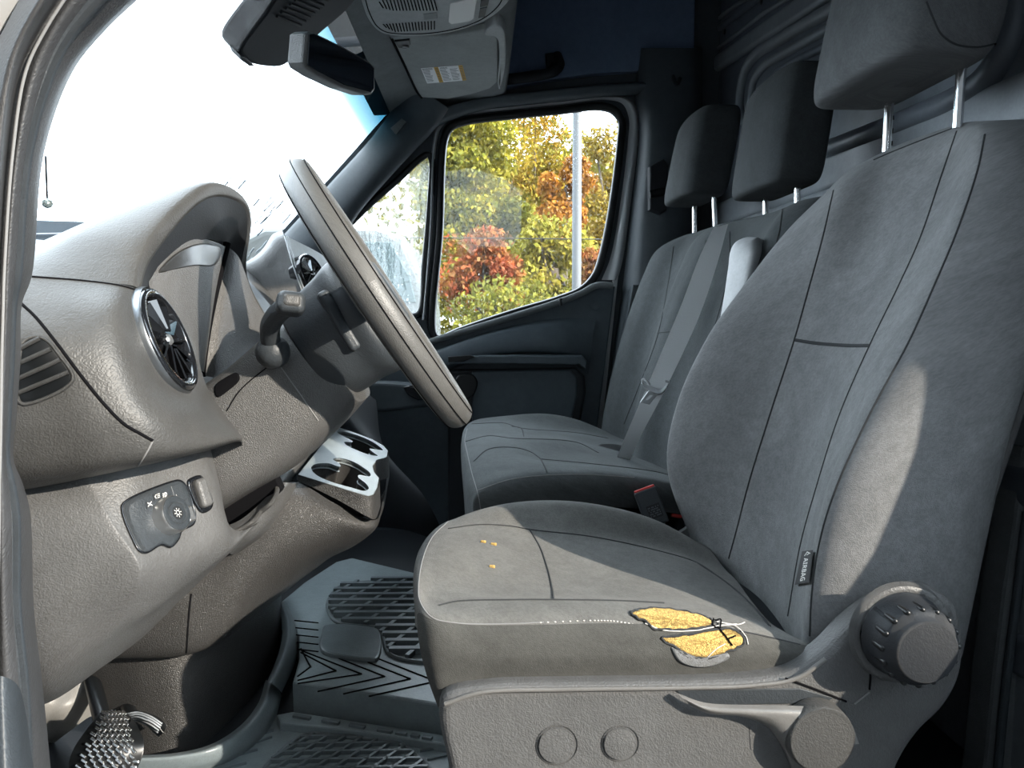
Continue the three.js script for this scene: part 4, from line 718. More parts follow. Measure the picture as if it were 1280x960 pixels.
for (const [pts, mat, r] of [
  [[[601, 640], [598, 620], [590, 592], [584, 566], [581, 550], [584, 536]], M.seamPale, .0009],
  [[[597, 613], [640, 599], [720, 593], [793, 597]], M.seamPale, .0009],
  [[[592, 577], [610, 562], [645, 560], [665, 566], [676, 574]], M.seamDark, .0014], [[[676, 574], [682, 586], [684, 592]], M.seamDark, .0014], [[[676, 574], [740, 580], [820, 590], [850, 598]], M.seamDark, .0014],
  [[[582, 552], [610, 545], [640, 548], [720, 553], [748, 566]], M.seamDark, .0014], [[[640, 533], [652, 536], [655, 546]], M.seamDark, .0014], [[[590, 530], [630, 529], [650, 535], [720, 541], [760, 548]], M.seamDark, .0012]])
  part('seam', seam(bc, pts, r, 0, 40), mat, bcM);
part('belt_slot', loft([[[738, 562, 1.74], [750, 556, 1.8], [772, 556, 1.82], [790, 566, 1.8]], [[740, 566, 1.70], [752, 572, 1.71], [776, 574, 1.71], [792, 574, 1.72]]], { nu: 12, nv: 4 }), M.black, bench);
part('bench_base', slabBox(.02, .6, -.012, .25, 1.38, 2.24), M.darker, bench);
const bx = (t) => [[.385, .28], [.40, .40], [.43, .54], [.47, .68], [.51, .79], [.545, .86], [.575, .893], [.61, .90], [.66, .88]][t];
const benchBackRows = Array.from({ length: 9 }, (_, t) => { const [x, y] = bx(t), k = t > 5 ? .3 : 1, e = t > 6 ? .06 : t > 5 ? .03 : 0; return [w(x + .085, y, 2.28 - e), w(x + .02, y - .004, 2.27 - e), w(x - .028 * k, y, 2.2 - e), w(x - .02 * k, y, 2.12 - e), w(x + .012 * k, y, 2.05), w(x + .018 * k, y, 1.98), w(x + .01 * k, y, 1.88), w(x - .022 * k, y, 1.82), w(x - .026 * k, y, 1.76), w(x - .022 * k, y, 1.70), w(x + .008 * k, y, 1.64), w(x + .016 * k, y, 1.52), w(x + .008 * k, y, 1.42), w(x - .008 * k, y, 1.34), w(x + .02, y, 1.30), w(x + .085, y, 1.30)]; });
for (const r of benchBackRows) for (const p of r) if (p.y > .6) p.y -= .022 * Math.min(1, Math.max(0, (1.95 + p.z) / .45)) * Math.min(1, (p.y - .6) / .2);
const bb = loft(benchBackRows, { nu: 110, nv: 60 });
const bbM = part('bench_backrest', bb, M.benchBackShaded, bench);
for (const pts of [[[842, 308], [836, 350], [822, 420], [800, 480], [780, 530]], [[882, 300], [880, 340], [864, 400]], [[912, 290], [912, 330], [896, 400], [876, 450]], [[822, 416], [842, 414]], [[978, 262], [974, 290], [966, 320]]]) part('seam', seam(bb, pts, .0014, 0, 40), M.seamDark, bbM);
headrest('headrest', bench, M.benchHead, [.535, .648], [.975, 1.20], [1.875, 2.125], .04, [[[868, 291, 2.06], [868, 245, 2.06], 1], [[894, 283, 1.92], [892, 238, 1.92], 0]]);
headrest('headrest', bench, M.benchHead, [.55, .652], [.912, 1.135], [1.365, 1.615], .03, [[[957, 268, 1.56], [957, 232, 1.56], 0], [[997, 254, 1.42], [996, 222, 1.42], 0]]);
{ // folded table or belt housing standing proud of the middle backrest
  const h = part('belt_tower', loft([
    [[902, 420, 1.420], [908, 380, 1.420], [914, 335, 1.420], [917, 312, 1.420], [922, 304, 1.420], [936, 297, 1.430], [940, 300, 1.440]],
    [[896, 420, 1.380], [904, 380, 1.380], [911, 335, 1.380], [914, 314, 1.380], [921, 302, 1.380], [938, 296, 1.380], [943, 300, 1.380]],
    [[918, 420, 1.320], [928, 380, 1.320], [938, 335, 1.320], [942, 314, 1.320], [942, 300, 1.340], [946, 297, 1.340], [950, 300, 1.360]],
    [[934, 420, 1.360], [944, 380, 1.360], [954, 335, 1.360], [958, 316, 1.360], [956, 304, 1.360], [952, 299, 1.380], [950, 302, 1.400]]], { nu: 40, nv: 20 }), M.greyPlastic, bench, 'pale grey plastic belt housing on the middle backrest');
  part('fixing_hole', disc([[0, .002], [.005, .001]], at(918, 345, 1.375), V3(-.7, .2, .7), 14), M.black, h);
}
{ // seat belt across the bench
  const b = thing('seat_belt', 'grey seat belt webbing with metal tongue hanging down the bench backrest', 'seat belt', at(773, 572, 1.70));
  const L = [[892, 284, 1.63], [874, 322, 1.62], [852, 380, 1.61], [832, 428, 1.60], [806, 490, 1.59], [784, 540, 1.60], [770, 575, 1.63]], R = [[910, 280, 1.63], [897, 328, 1.61], [878, 385, 1.60], [858, 432, 1.59], [828, 494, 1.58], [802, 543, 1.595], [787, 577, 1.625]];
  part('webbing', merge([loft([L, R], { nu: 60, nv: 4 }), loft([L, R].map((r) => r.map((p) => [p[0], p[1], p[2] + .003])), { nu: 60, nv: 4 })]), M.belt, b);
  const t = part('tongue', loft([[[803, 478, 1.585], [812, 482, 1.575], [826, 486, 1.570], [834, 480, 1.575]], [[805, 484, 1.565], [813, 489, 1.560], [825, 492, 1.555], [833, 486, 1.565]], [[807, 488, 1.585], [814, 492, 1.585], [824, 494, 1.580], [831, 489, 1.585]]], { nu: 20, nv: 10 }), M.greyPlastic, b);
  part('latch_plate', slab([[811, 488], [823, 492], [812, 506], [800, 503]], 1.56, .003, .0008, { holes: [[[812, 493], [817, 494], [810, 501], [806, 500]]] }), M.silver, t);
  part('tongue_clip', tube([[803, 480, 1.580], [804, 474, 1.580], [808, 476, 1.575], [812, 481, 1.570]], .003, 20, 7), M.greyPlastic, t);
  part('tongue_clip', tube([[834, 482, 1.575], [836, 478, 1.575], [832, 476, 1.575]], .003, 16, 7), M.greyPlastic, t);
}
{ // buckle between the seats
  const a = at(805, 612, 1.29), e = at(826, 655, 1.29), ax = a.clone().sub(e).normalize(), x = at(818, 605, 1.29).sub(at(788, 616, 1.29));
  const k = thing('seat_belt_buckle', 'black seat belt buckle with red release button beside the driver cushion', 'buckle', at(826, 690, 1.29), 'seat belt buckles between the seats');
  const m = frameM(at(814, 634, 1.285), x, V3(-.1, .25, 1)), len = a.distanceTo(e);
  part('buckle_body', put(rbox(.041, .066, .022, .004), m), M.dark, k);
  part('release_button', put(rbox(.037, .006, .017, .002).translate(0, .0335, 0), m), M.red, k, 'red release button');
  const t = printTex(128, 128, (g) => { g.fillStyle = '#1b1d1f'; g.fillRect(0, 0, 128, 128); g.fillStyle = '#5a5f63'; for (let i = 0; i < 5; i++) for (let j = 0; j < 9; j++) if (rnd() > .25) g.fillRect(10 + j * 12, 18 + i * 20, 9, 12); });
  part('moulded_print', put(new THREE.PlaneGeometry(.024, .024).translate(.002, -.008, .0114), m), new THREE.MeshStandardMaterial({ map: t, roughness: .6 }), k);
  part('stalk', rod([822, 655, 1.29], [842, 720, 1.29], .012), M.darker, k);
  const k2 = thing('seat_belt_buckle', 'buckle tucked low behind the driver cushion with only its red button edge showing', 'buckle', at(850, 690, 1.34), 'seat belt buckles between the seats');
  part('release_button', put(rbox(.02, .006, .014, .002), frameM(at(845, 645, 1.335), V3(1, -.15, .1), V3(0, .3, 1))), M.red, k2);
  part('buckle_body', put(rbox(.026, .05, .018, .004), frameM(at(852, 664, 1.345), V3(1, -.3, .1), V3(0, .3, 1))), M.darker, k2);
  part('anchor_plate', slab([[846, 668], [862, 658], [882, 676], [872, 682]], 1.31, .012, .002), M.greyPlastic, k2);
}

// ---------------------------------------------------------------- floor mats and pedals
function slabY(outline, Y, t, b = .002, smooth = 0, holes = []) {     // flat slab whose top face lies at height Y
  const cv = (o) => { let q = o.map((p) => p.isVector3 ? p : onY(p[0], p[1], Y)); if (smooth) q = new THREE.CatmullRomCurve3(q, true, 'centripetal').getPoints(smooth); return q.map((p) => new THREE.Vector2(p.x, -p.z)); };
  const s = new THREE.Shape(cv(outline)); for (const h of holes) s.holes.push(new THREE.Path(cv(h)));
  const g = new THREE.ExtrudeGeometry(s, { depth: Math.max(t - 2 * b, 1e-4), bevelEnabled: b > 0, bevelThickness: b, bevelSize: b, bevelOffset: -b, bevelSegments: 2 });
  g.translate(0, 0, -t + b); g.rotateX(-Math.PI / 2); g.translate(0, Y, 0); return boxUV(g);
}
function clipBars(polyPx, Y, dirAng, pitch, wd, ht, mat, parent, name = 'rib') {
  const poly = polyPx.map((p) => onY(p[0], p[1], Y)).map((p) => [p.x, p.z]), c = Math.cos(dirAng), s = Math.sin(dirAng);
  const ks = poly.map(([x, z]) => -s * x + c * z), k0 = Math.min(...ks), k1 = Math.max(...ks);
  for (let k = k0 + pitch / 2; k < k1; k += pitch) {
    const hits = []; for (let i = 0; i < poly.length; i++) { const [ax, az] = poly[i], [bx2, bz] = poly[(i + 1) % poly.length], da = -s * ax + c * az - k, db = -s * bx2 + c * bz - k; if (da * db < 0) { const t = da / (da - db); hits.push(c * (ax + (bx2 - ax) * t) + s * (az + (bz - az) * t)); } }
    hits.sort((a, b) => a - b); for (let i = 0; i + 1 < hits.length; i += 2) { const L = hits[i + 1] - hits[i], m = (hits[i] + hits[i + 1]) / 2; if (L < .008) continue; part(name, boxUV(new THREE.BoxGeometry(L, ht, wd).rotateY(-dirAng).translate(c * m - s * k, Y + ht / 2, s * m + c * k)), mat, parent); }
  }
}
const stick = (a, b, Y, wd, ht, mat, parent, name = 'rib') => { const A = onY(a[0], a[1], Y), B = onY(b[0], b[1], Y), d = B.clone().sub(A); part(name, boxUV(new THREE.BoxGeometry(d.length(), ht, wd).rotateY(Math.atan2(-d.z, d.x)).translate((A.x + B.x) / 2, Y + ht / 2, (A.z + B.z) / 2)), mat, parent); };
{
  const m1 = thing('floor_mat', 'black rubber driver floor mat with raised grid in the footwell', 'floor mat', onY(440, 940, 0), 'rubber floor mats in the cab');
  part('mat_base', slabY([[120, 1010], [140, 955], [240, 948], [300, 925], [340, 892], [400, 900], [560, 918], [640, 940], [640, 1040], [120, 1040]], 0.0, .012, .003), M.rubber, m1);
  const gp = [[322, 975], [345, 945], [382, 919], [440, 922], [500, 930], [522, 946], [545, 975], [520, 1020], [330, 1020]];
  part('grid_border', tube(gp.map((p) => onY(p[0], p[1], .002)), .0035, 80, 8, true), M.rubberRib, m1);
  clipBars(gp, .0, 0.02, .021, .0045, .006, M.rubberRib, m1, 'grid_rib'); clipBars(gp, .0, -.95, .024, .0045, .006, M.rubberRib, m1, 'grid_rib');
  for (const [a, b] of [[[309, 925], [342, 914]], [[288, 940], [340, 922]], [[262, 955], [322, 938]], [[240, 975], [308, 955]], [[516, 930], [560, 926]], [[525, 940], [562, 934]], [[534, 950], [566, 944]]]) stick(a, b, 0, .003, .003, M.rubberRib, m1);
  const Y2 = .052, m2 = thing('floor_mat', 'black rubber centre floor mat with chevrons and a raised step edge', 'floor mat', onY(460, 790, 0), 'rubber floor mats in the cab');
  part('mat_base', slabY([[366, 852], [374, 822], [374, 795], [366, 775], [350, 753], [380, 728], [420, 702], [440, 697], [520, 716], [640, 720], [660, 900], [548, 880], [450, 864]], Y2, .06, .004), M.rubber, m2);
  part('step_ledge', slabY([[346, 893], [366, 889], [450, 902], [548, 917], [640, 932], [640, 946], [548, 928], [450, 913], [350, 903]], .014, .02, .003), M.rubber, m2);
  for (const [a, b] of [[367, 388], [403, 424], [437, 456], [472, 490], [495, 508], [514, 524], [528, 540]]) stick([a, 896 + (a - 367) * .165], [b, 896 + (b - 367) * .165], .014, .007, .004, M.rubberRib, m2, 'ledge_tab');
  const gp2 = [[410, 762], [414, 744], [430, 731], [470, 727], [560, 724], [560, 826], [512, 826], [487, 818], [478, 796], [466, 785], [424, 779]];
  part('grid_border', tube(gp2.map((p) => onY(p[0], p[1], Y2 + .002)), .004, 80, 8, true), M.rubberRib, m2);
  clipBars(gp2, Y2, .03, .034, .012, .012, M.rubberRib, m2, 'grid_rib'); clipBars(gp2, Y2, -1.15, .05, .008, .010, M.rubberRib, m2, 'grid_rib');
  part('heel_pad', slabY([[402, 790], [408, 780], [470, 784], [476, 791], [473, 820], [468, 823], [408, 815], [400, 808]], Y2 + .008, .014, .004, 50), M.rubberRib, m2);
  for (const [x, y] of [[388, 834], [420, 839], [452, 843], [481, 846], [513, 849], [545, 852]]) { stick([x, y], [x - 74, y - 31 + (x > 430 ? 2 : 8)].map((v, i) => i ? v : Math.max(v, 376)), Y2, .0022, .0016, M.groove, m2); stick([x, y], [Math.max(x - 84, 372), y + (x > 460 ? 19 : 12)], Y2, .0022, .0016, M.groove, m2); }
  for (const y of [776, 785, 794, 803, 812]) stick([368 + (y - 776) * .12, y], [398, y + 3], Y2, .0022, .0016, M.groove, m2);
  const rim = thing('mat_rim', 'glossy black raised mat edge curving round the pedestal cover', 'floor mat edge', onY(300, 910, 0));
  part('rim_band', loft([
    [[140, 945], [220, 941], [262, 931], [298, 909], [322, 880], [332, 850]].map((p) => onY(p[0], p[1], .045)), [[140, 950], [222, 946], [267, 936], [305, 912], [329, 882], [339, 852]].map((p) => onY(p[0], p[1], .05)),
    [[140, 962], [226, 958], [278, 946], [316, 920], [338, 893], [348, 862]].map((p) => onY(p[0], p[1], .03)), [[140, 972], [230, 968], [286, 952], [322, 928], [344, 898], [352, 870]].map((p) => onY(p[0], p[1], .002))], { nu: 60, nv: 14 }), M.rubberGloss ?? M.rubberRib, rim);
  part('rim_band', loft([
    [[334, 852], [344, 828], [352, 800], [352, 775], [346, 757]].map((p) => onY(p[0], p[1], .07)), [[339, 854], [350, 830], [360, 800], [360, 774], [352, 753]].map((p) => onY(p[0], p[1], .08)),
    [[347, 860], [360, 832], [370, 800], [368, 776], [358, 752]].map((p) => onY(p[0], p[1], .05)), [[352, 866], [366, 836], [376, 802], [374, 778], [362, 752]].map((p) => onY(p[0], p[1], .02))], { nu: 40, nv: 12 }), M.rubberGloss ?? M.rubberRib, rim);
}
{ // pedals
  const p = thing('brake_pedal', 'brake pedal with silver studded pad in the driver footwell', 'pedal', onY(140, 985, 0));
  const padRows = [
    [[126, 890, 1.02], [138, 888, 1.02], [150, 889, 1.02], [160, 892, 1.03]],
    [[108, 912, .99], [130, 908, .985], [154, 909, .985], [172, 908, 1.0]],
    [[92, 936, .97], [122, 934, .96], [152, 935, .96], [180, 932, .975]],
    [[86, 955, .965], [116, 960, .95], [146, 962, .95], [172, 956, .965]],
    [[90, 968, .97], [116, 976, .96], [144, 977, .96], [164, 968, .97]]];
  const pad = loft(padRows, { nu: 24, nv: 24 });
  const pm = part('pad', pad, M.black, p);
  part('pad_back', loft(padRows.map((r) => r.map((q) => [q[0], q[1] + 4, q[2] + .02])), { nu: 12, nv: 12 }), M.black, p);
  for (let i = 0; i < 11; i++) for (let j = 0; j < 7; j++) {
    const y = 892 + i * 6.6, e = (y - 890) / 75, x0 = 126 - 38 * e + 4, x1 = 161 + 19 * e - 4, x = x0 + (x1 - x0) * (j + .5 + (i % 2 ? .2 : -.2)) / 7;
    const a = onSkin(pad, x, y, .001, 1), b = onSkin(pad, x + 4.5, y + 3.4, .001, 1), d = b.clone().sub(a).normalize();
    part('stud', put(rbox(.0095, .0036, .004, .001, 1), frameM(a, d, V3(0, .6, .8))), M.chrome, pm);
  }
  part('pedal_arm', rod([128, 900, 1.06], [110, 830, 1.2], .012), M.black, p);
  const q = thing('parking_pedal', 'ribbed curved black pedal tip behind the studded brake pedal', 'pedal', onY(190, 945, 0));
  const r2 = loft([[[150, 892, 1.10], [165, 888, 1.09], [185, 891, 1.08], [200, 898, 1.08], [208, 907, 1.08]], [[156, 896, 1.08], [170, 895, 1.07], [186, 901, 1.06], [198, 909, 1.06], [204, 916, 1.06]], [[164, 902, 1.09], [174, 902, 1.08], [184, 908, 1.08], [192, 916, 1.07], [198, 921, 1.07]]], { nu: 24, nv: 12 });
  const rm = part('pad', r2, M.black, q);
  for (let k = 0; k < 5; k++) part('tread_rib', seam(r2, [[158 + k, 893 + k * 2], [172, 891 + k * 2.4], [188, 896 + k * 3], [202 - k, 905 + k * 2.6]], .0013, .0006, 20), M.metalLight, rm);
  part('pedal_arm', rod([165, 897, 1.1], [150, 860, 1.22], .01), M.black, q);
}
for (const [x, y, s, l] of [[604, 678, 1, 'yellow foam crumb lying highest at the front of the driver cushion'], [617, 681, 1.1, 'yellow foam crumb just right of the highest crumb on the cushion'], [615, 709, 1, 'yellow foam crumb lying lowest on the front of the driver cushion']])
  solo('foam_crumb', put(rbox(.008 * s, .004, .004, .0015), frameM(onSkin(cush, x, y, .001), V3(1, 0, .2), V3(0, 1, .2))), M.foam, { label: l, category: 'crumb', group: 'foam crumbs on the driver cushion' });

// ---------------------------------------------------------------- fittings overhead
function planeMap(o, n) { n = n.clone().normalize(); return (px, py) => { const d = dirAt(px, py), t = o.clone().sub(camera.position).dot(n) / d.dot(n); return d.multiplyScalar(t).add(camera.position); }; }
function slabOn(o, n, xd, outline, t, b = .003, smooth = 0, lift = 0) {  // front face in a slanted plane
  const f = planeMap(o, n), fm = frameM(o, xd, n), inv = fm.clone().invert(); let q = outline.map((p) => f(...p).applyMatrix4(inv)); if (smooth) q = new THREE.CatmullRomCurve3(q, true, 'centripetal').getPoints(smooth);
  const g = new THREE.ExtrudeGeometry(new THREE.Shape(q.map((p) => new THREE.Vector2(p.x, p.y))), { depth: Math.max(t - 2 * b, 1e-4), bevelEnabled: b > 0, bevelThickness: b, bevelSize: b, bevelOffset: -b, bevelSegments: 3 });
  g.translate(0, 0, -t + b + lift); return boxUV(put(g, fm));
}
{ // dome light console
  const Y = 1.312, c = thing('overhead_console', 'grey overhead console with speaker grilles and a dome light', 'dome light', onY(545, 10, Y + .03));
  const o = V3(0, Y, -1.6), n = V3(0, -1, 0), x = V3(1, 0, 0), f = planeMap(o, n);
  part('housing', slabOn(o, n, x, [[448, -20], [452, 5], [460, 25], [472, 39], [484, 44], [520, 46], [560, 42], [600, 30], [628, 12], [642, -10], [640, -90], [460, -90]], .03, .006, 80), M.console, c);
  part('bezel_line', tube([[456, -4], [462, 16], [472, 33], [484, 40], [520, 42], [560, 38], [598, 26], [622, 8], [632, -12]].map((p) => f(...p).add(V3(0, -.0005, 0))), .0012, 70, 6), M.groove, c);
  for (let i = 0; i < 17; i++) { const x0 = 474 + i * 4.2; part('grille_slat', rod(f(x0, -6 + Math.max(0, 4 - i) * 2).add(V3(0, -.0005, 0)), f(x0 + 5, 12.5 - Math.max(0, 3 - i)).add(V3(0, -.0005, 0)), .0014, 6), M.groove, c); const x1 = 479 + i * 4; part('grille_slat', rod(f(x1, 30 - i * .25).add(V3(0, -.0005, 0)), f(x1 + 4 - i * .25, 40 - i * .25 - Math.max(0, 3 - i) * 2).add(V3(0, -.0005, 0)), .0014, 6), M.groove, c); }
  part('lamp_lens', slabOn(o, n, x, [[562, 3], [594, -4], [596, 0], [592, 22], [588, 25], [564, 29], [560, 26]], .006, .002, 0, .003), M.lens, c);
  part('switch', slabOn(o, n, x, [[529, 17], [546, 15], [547, 22], [530, 24]], .004, .001, 0, .002), M.visor, c);
  for (const q of [[[601, 0], [612, -3], [610, 6], [600, 8]], [[600, 10], [609, 8], [606, 20], [598, 22]]]) part('button', slabOn(o, n, x, q, .004, .001, 0, .002), M.dark, c);
}
{ // sun visor with warning label
  const Y = 1.316, o = V3(0, Y, -1.9), n = V3(0, -1, 0), x = V3(1, 0, 0), f = planeMap(o, n);
  const c = thing('sun_visor', 'grey passenger sun visor folded up with a yellow and white warning label', 'sun visor', f(560, 80).add(V3(0, .02, 0)));
  part('visor_panel', slabOn(o, n, x, [[487, 47], [505, 44], [560, 46], [606, 38], [616, 40], [622, 48], [622, 103], [613, 111], [590, 118], [560, 124], [540, 123], [526, 122], [518, 108]], .018, .005), M.visor, c);
  part('visor_gap', tube([[489, 47], [505, 80], [522, 116], [527, 122]].map((p) => f(...p)), .0035, 30, 7), M.groove, c);
  part('visor_bracket', slabOn(o, n, x, [[606, 42], [610, 34], [622, 30], [629, 36], [632, 60], [630, 92], [624, 110], [622, 104], [624, 66], [618, 44]], .03, .004, 60, .004), M.console, c);
  part('pivot_clip', slabOn(o, n, x, [[493, 50], [512, 48], [513, 54], [508, 59], [498, 58]], .008, .002, 0, .004), M.black, c);
  part('clip_spring', rod(f(503, 55).add(V3(0, -.006, 0)), f(511, 56).add(V3(0, -.006, 0)), .0022, 8), M.silver, c);
  const t = printTex(512, 192, (g) => { g.fillStyle = '#ffffff'; g.fillRect(0, 0, 512, 192); g.fillStyle = '#d3a43c'; g.fillRect(160, 0, 52, 192); g.fillRect(462, 0, 50, 192); g.fillStyle = '#55585a'; for (const x0 of [12, 222, 345]) for (let k = 0; k < 11; k++) g.fillRect(x0, 34 + k * 13.5, 70 + rnd() * 34, 5); g.font = 'bold 26px sans-serif'; g.fillText('WARNING', 10, 26); g.fillText('AIRBAG', 226, 26); g.fillStyle = '#3a3a34'; for (const x0 of [168, 470]) for (let k = 0; k < 9; k++) g.fillRect(x0, 16 + k * 19, 34, 7); });
  part('warning_label', sheet([[526, 85], [578, 81], [583, 100], [534, 104]], 2, 2, (a, b) => f(a, b).add(V3(0, -.0008, 0))), new THREE.MeshStandardMaterial({ map: t, roughness: .6, side: THREE.DoubleSide }), c, 'white and yellow warning label');
}
{ // sensor cover at the top of the windscreen
  const n = V3(.72, -.69, .12), o = at(370, 40, 1.48), x = V3(.67, .74, 0);
  const c = thing('sensor_cover', 'black slatted sensor cover on the windscreen above the mirror', 'sensor cover', o.clone());
  part('cover', slabOn(o, n, x, [[352, -10], [330, 18], [302, 56], [299, 66], [304, 74], [312, 80], [334, 85], [354, 84], [372, 70], [400, 44], [440, 8], [450, -10]], .05, .009, 90), M.darker, c);
  const f = planeMap(o, n), k = n.clone().normalize().multiplyScalar(.002);
  for (let i = 0; i < 10; i++) part('slat', rod(f(345 + i * 5.6, 19 - i * 5).add(k), f(375 + i * 5.6, 31 - i * 5).add(k), .003, 8), M.darker, c);
  part('sensor_eye', slabOn(o, n, x, [[297, 66], [300, 74], [310, 81], [316, 80], [306, 70]], .03, .003, 0, .006), M.black, c);
}
{ // mirror
  const n = V3(.86, -.14, .5), o = at(425, 80, 1.40), x = V3(-.5, 0, .86);
  const c = thing('rear_view_mirror', 'black rear-view mirror in a dark housing below the sensor cover', 'mirror', o.clone());
  part('housing', slabOn(o, n, x, [[383, 42], [388, 39], [396, 41], [430, 58], [462, 76], [470, 84], [470, 112], [466, 118], [458, 119], [430, 110], [400, 96], [383, 85], [380, 78]], .042, .007), M.column, c);
  part('mirror_glass', slabOn(o, n, x, [[386, 43], [392, 42], [430, 61], [462, 80], [467, 86], [467, 111], [463, 115], [430, 106], [398, 90], [384, 81]], .003, .001, 0, .0015), M.mirror, c);
  part('mirror_stem', rod(o.clone().add(V3(-.04, .0, -.02)), o.clone().add(V3(-.07, .06, -.03)), .012), M.dark, c);
}
{ // grab handle on the passenger side
  const c = thing('grab_handle', 'dark grab handle above the passenger door window', 'handle', at(665, 85, 2.36));
  part('grip', tube([[630, 100, 2.34], [660, 96, 2.32], [690, 90, 2.32], [699, 82, 2.33], [696, 70, 2.36]], .016, 50, 12), M.darker, c);
  part('handle_mount', slab([[682, 66], [700, 64], [704, 80], [698, 92], [684, 90]], 2.35, .03, .006), M.darker, c);
  const d = thing('coat_hook', 'small dark coat hook on the lining behind the passenger window', 'hook', at(844, 98, 2.3));
  part('hook', tube([[842, 86, 2.34], [842, 98, 2.3], [846, 106, 2.29], [850, 98, 2.3]], .006, 20, 8), M.darker, d);
}
{ // trinket in the windscreen
  const c = thing('hanging_ornament', 'small faceted glass ball hanging on a thread in the windscreen', 'ornament', at(59, 254, 1.15));
  part('thread', rod([57, 195, 1.15], [59, 248, 1.15], .0014, 6), M.groove, c);
  part('ball', new THREE.IcosahedronGeometry(.0078, 1).toNonIndexed().translate(...at(59, 254, 1.15).toArray()), new THREE.MeshPhysicalMaterial({ color: lin(.3, .36, .36), metalness: .7, roughness: .2, flatShading: true }), c);
}

// ---------------------------------------------------------------- outdoors
{
  const g = structure('ground', V3(0, -.75, -8));
  part('asphalt', slabBox(-90, 90, -.85, -.75, -30, 110), new THREE.MeshStandardMaterial({ color: lin(.05, .05, .05), roughness: .9, map: rep(mottleTex, .6) }), g);
}
{ // added unseen walls behind the camera that block sky light
  const g = structure('added_light_block', V3(-2, -.75, 1.5));
  part('added_tall_blocker', slabBox(-12, 2.05, -.75, 9, -1.8, -1.5), new THREE.MeshStandardMaterial({ color: lin(.05, .05, .052), roughness: .9, map: rep(mottleTex, .8) }), g);
  part('added_low_blocker', slabBox(2.05, 16, -.75, 2.1, -4.6, -4.3), new THREE.MeshStandardMaterial({ color: lin(.05, .05, .05), roughness: .9, map: rep(mottleTex, .8) }), g);
}
const dull = new THREE.Color().setHex(0xb8b088, THREE.SRGBColorSpace);
function tree(label, category, px, D, [x0, x1], [y0, y1], cols, nLeaf, size, sparse = 0) {
  const base = at(px, 400, D); base.y = -.75;
  const t = thing(category === 'shrub' ? 'autumn_shrub' : 'autumn_tree', label, category, base, category === 'shrub' ? 'autumn shrubs beyond the passenger window' : 'autumn trees beyond the passenger window');
  const L = at(x0, 400, D).x, R = at(x1, 400, D).x, T = at(px, y0, D).y, B = at(px, y1, D).y, cx = (L + R) / 2, rx = (R - L) / 2, cy = (T + B) / 2, ry = (T - B) / 2;
  const limb = [rod(base, V3(cx, cy, -D), .09, 8)];
  const blobs = []; for (let i = 0; i < 26; i++) { const a = rnd() * 6.283, e = Math.sqrt(rnd()), u = Math.cos(a) * e, v = Math.sin(a) * e, c = V3(cx + u * rx * .8, cy + v * ry * .82, -D + (rnd() - .5) * rx * 1.1); blobs.push([c, (.26 + rnd() * .22) * Math.min(rx, ry)]); if (i % 2) limb.push(rod(V3(cx, cy - ry * .7 + rnd() * ry, -D), c, .022, 5)); }
  part('trunk', merge(limb), new THREE.MeshStandardMaterial({ color: lin(.09, .07, .055), roughness: .9 }), t);
  const pos = [], col = [], idx = [], q = new THREE.Quaternion(), e = new THREE.Euler(), v = V3(0, 0, 0), k = new THREE.Color();
  const nb = blobs.length, tint = blobs.map(() => rnd());
  for (let i = 0; i < nLeaf; i++) {
    const b = i % nb, [c, r] = blobs[b]; let x, y, z; do { x = rnd() * 2 - 1; y = rnd() * 2 - 1; z = rnd() * 2 - 1; } while (x * x + y * y + z * z > 1);
    const s = size * (.6 + rnd() * .8); e.set(rnd() * 6.3, rnd() * 6.3, rnd() * 6.3); q.setFromEuler(e);
    const m = tint[b] * .6 + rnd() * .4, ci = Math.min(cols.length - 1, Math.floor(m * cols.length)); k.setHex(cols[ci], THREE.SRGBColorSpace); k.lerp(dull, .12 + rnd() * .22); const br = .42 + rnd() * .34, n0 = pos.length / 3;
    for (const [a2, b2] of [[-1, 0], [0, -.6], [1, 0], [0, .6]]) { v.set(a2 * s, b2 * s, Math.abs(a2) * .15 * s).applyQuaternion(q); pos.push(c.x + x * r * 1.2 + v.x, c.y + y * r + v.y, c.z + z * r + v.z); col.push(k.r * br, k.g * br, k.b * br); }
    idx.push(n0, n0 + 1, n0 + 2, n0, n0 + 2, n0 + 3);
  }
  const g = new THREE.BufferGeometry(); g.setAttribute('position', new THREE.Float32BufferAttribute(pos, 3)); g.setAttribute('color', new THREE.Float32BufferAttribute(col, 3)); g.setIndex(idx); g.computeVertexNormals(); boxUV(g);
  part('foliage', g, leafMat, t).userData.kind = 'stuff';
}
const leafMat = new THREE.MeshPhysicalMaterial({ vertexColors: true, roughness: .9, specularIntensity: 0, transmission: .25, thickness: 0, side: THREE.DoubleSide });
tree('tall yellow-green tree filling the left of the side window', 'tree', 590, 13, [520, 665], [112, 440], [0xa8a418, 0xbcb020, 0x8c9018, 0xccb828], 26000, .046);
tree('tall golden-yellow tree in the middle of the side window', 'tree', 660, 17, [600, 735], [118, 420], [0xc8a80c, 0xd8b410, 0xa49c10, 0xe0a810], 26000, .046);
tree('orange tree beside the grey lamp post, upper middle of the side window', 'tree', 700, 12, [670, 740], [175, 330], [0xd8800c, 0xe09010, 0xc07808], 7000, .044);
tree('thin tan-leaved tree right of the lamp post', 'tree', 760, 15, [705, 830], [120, 430], [0xc09c30, 0xa89020, 0xd0a828, 0x9c8420], 18000, .044);
tree('red-leaved shrub low in the side window', 'shrub', 600, 9, [548, 655], [288, 410], [0xb83c1c, 0xc84c20, 0xa05a18, 0xc86a28], 5200, .035);
tree('lime-green bush along the bottom of the side window', 'shrub', 640, 8, [560, 720], [345, 470], [0x9c9c2c, 0xb0ac34, 0x848a28, 0xc0b040], 5200, .032);
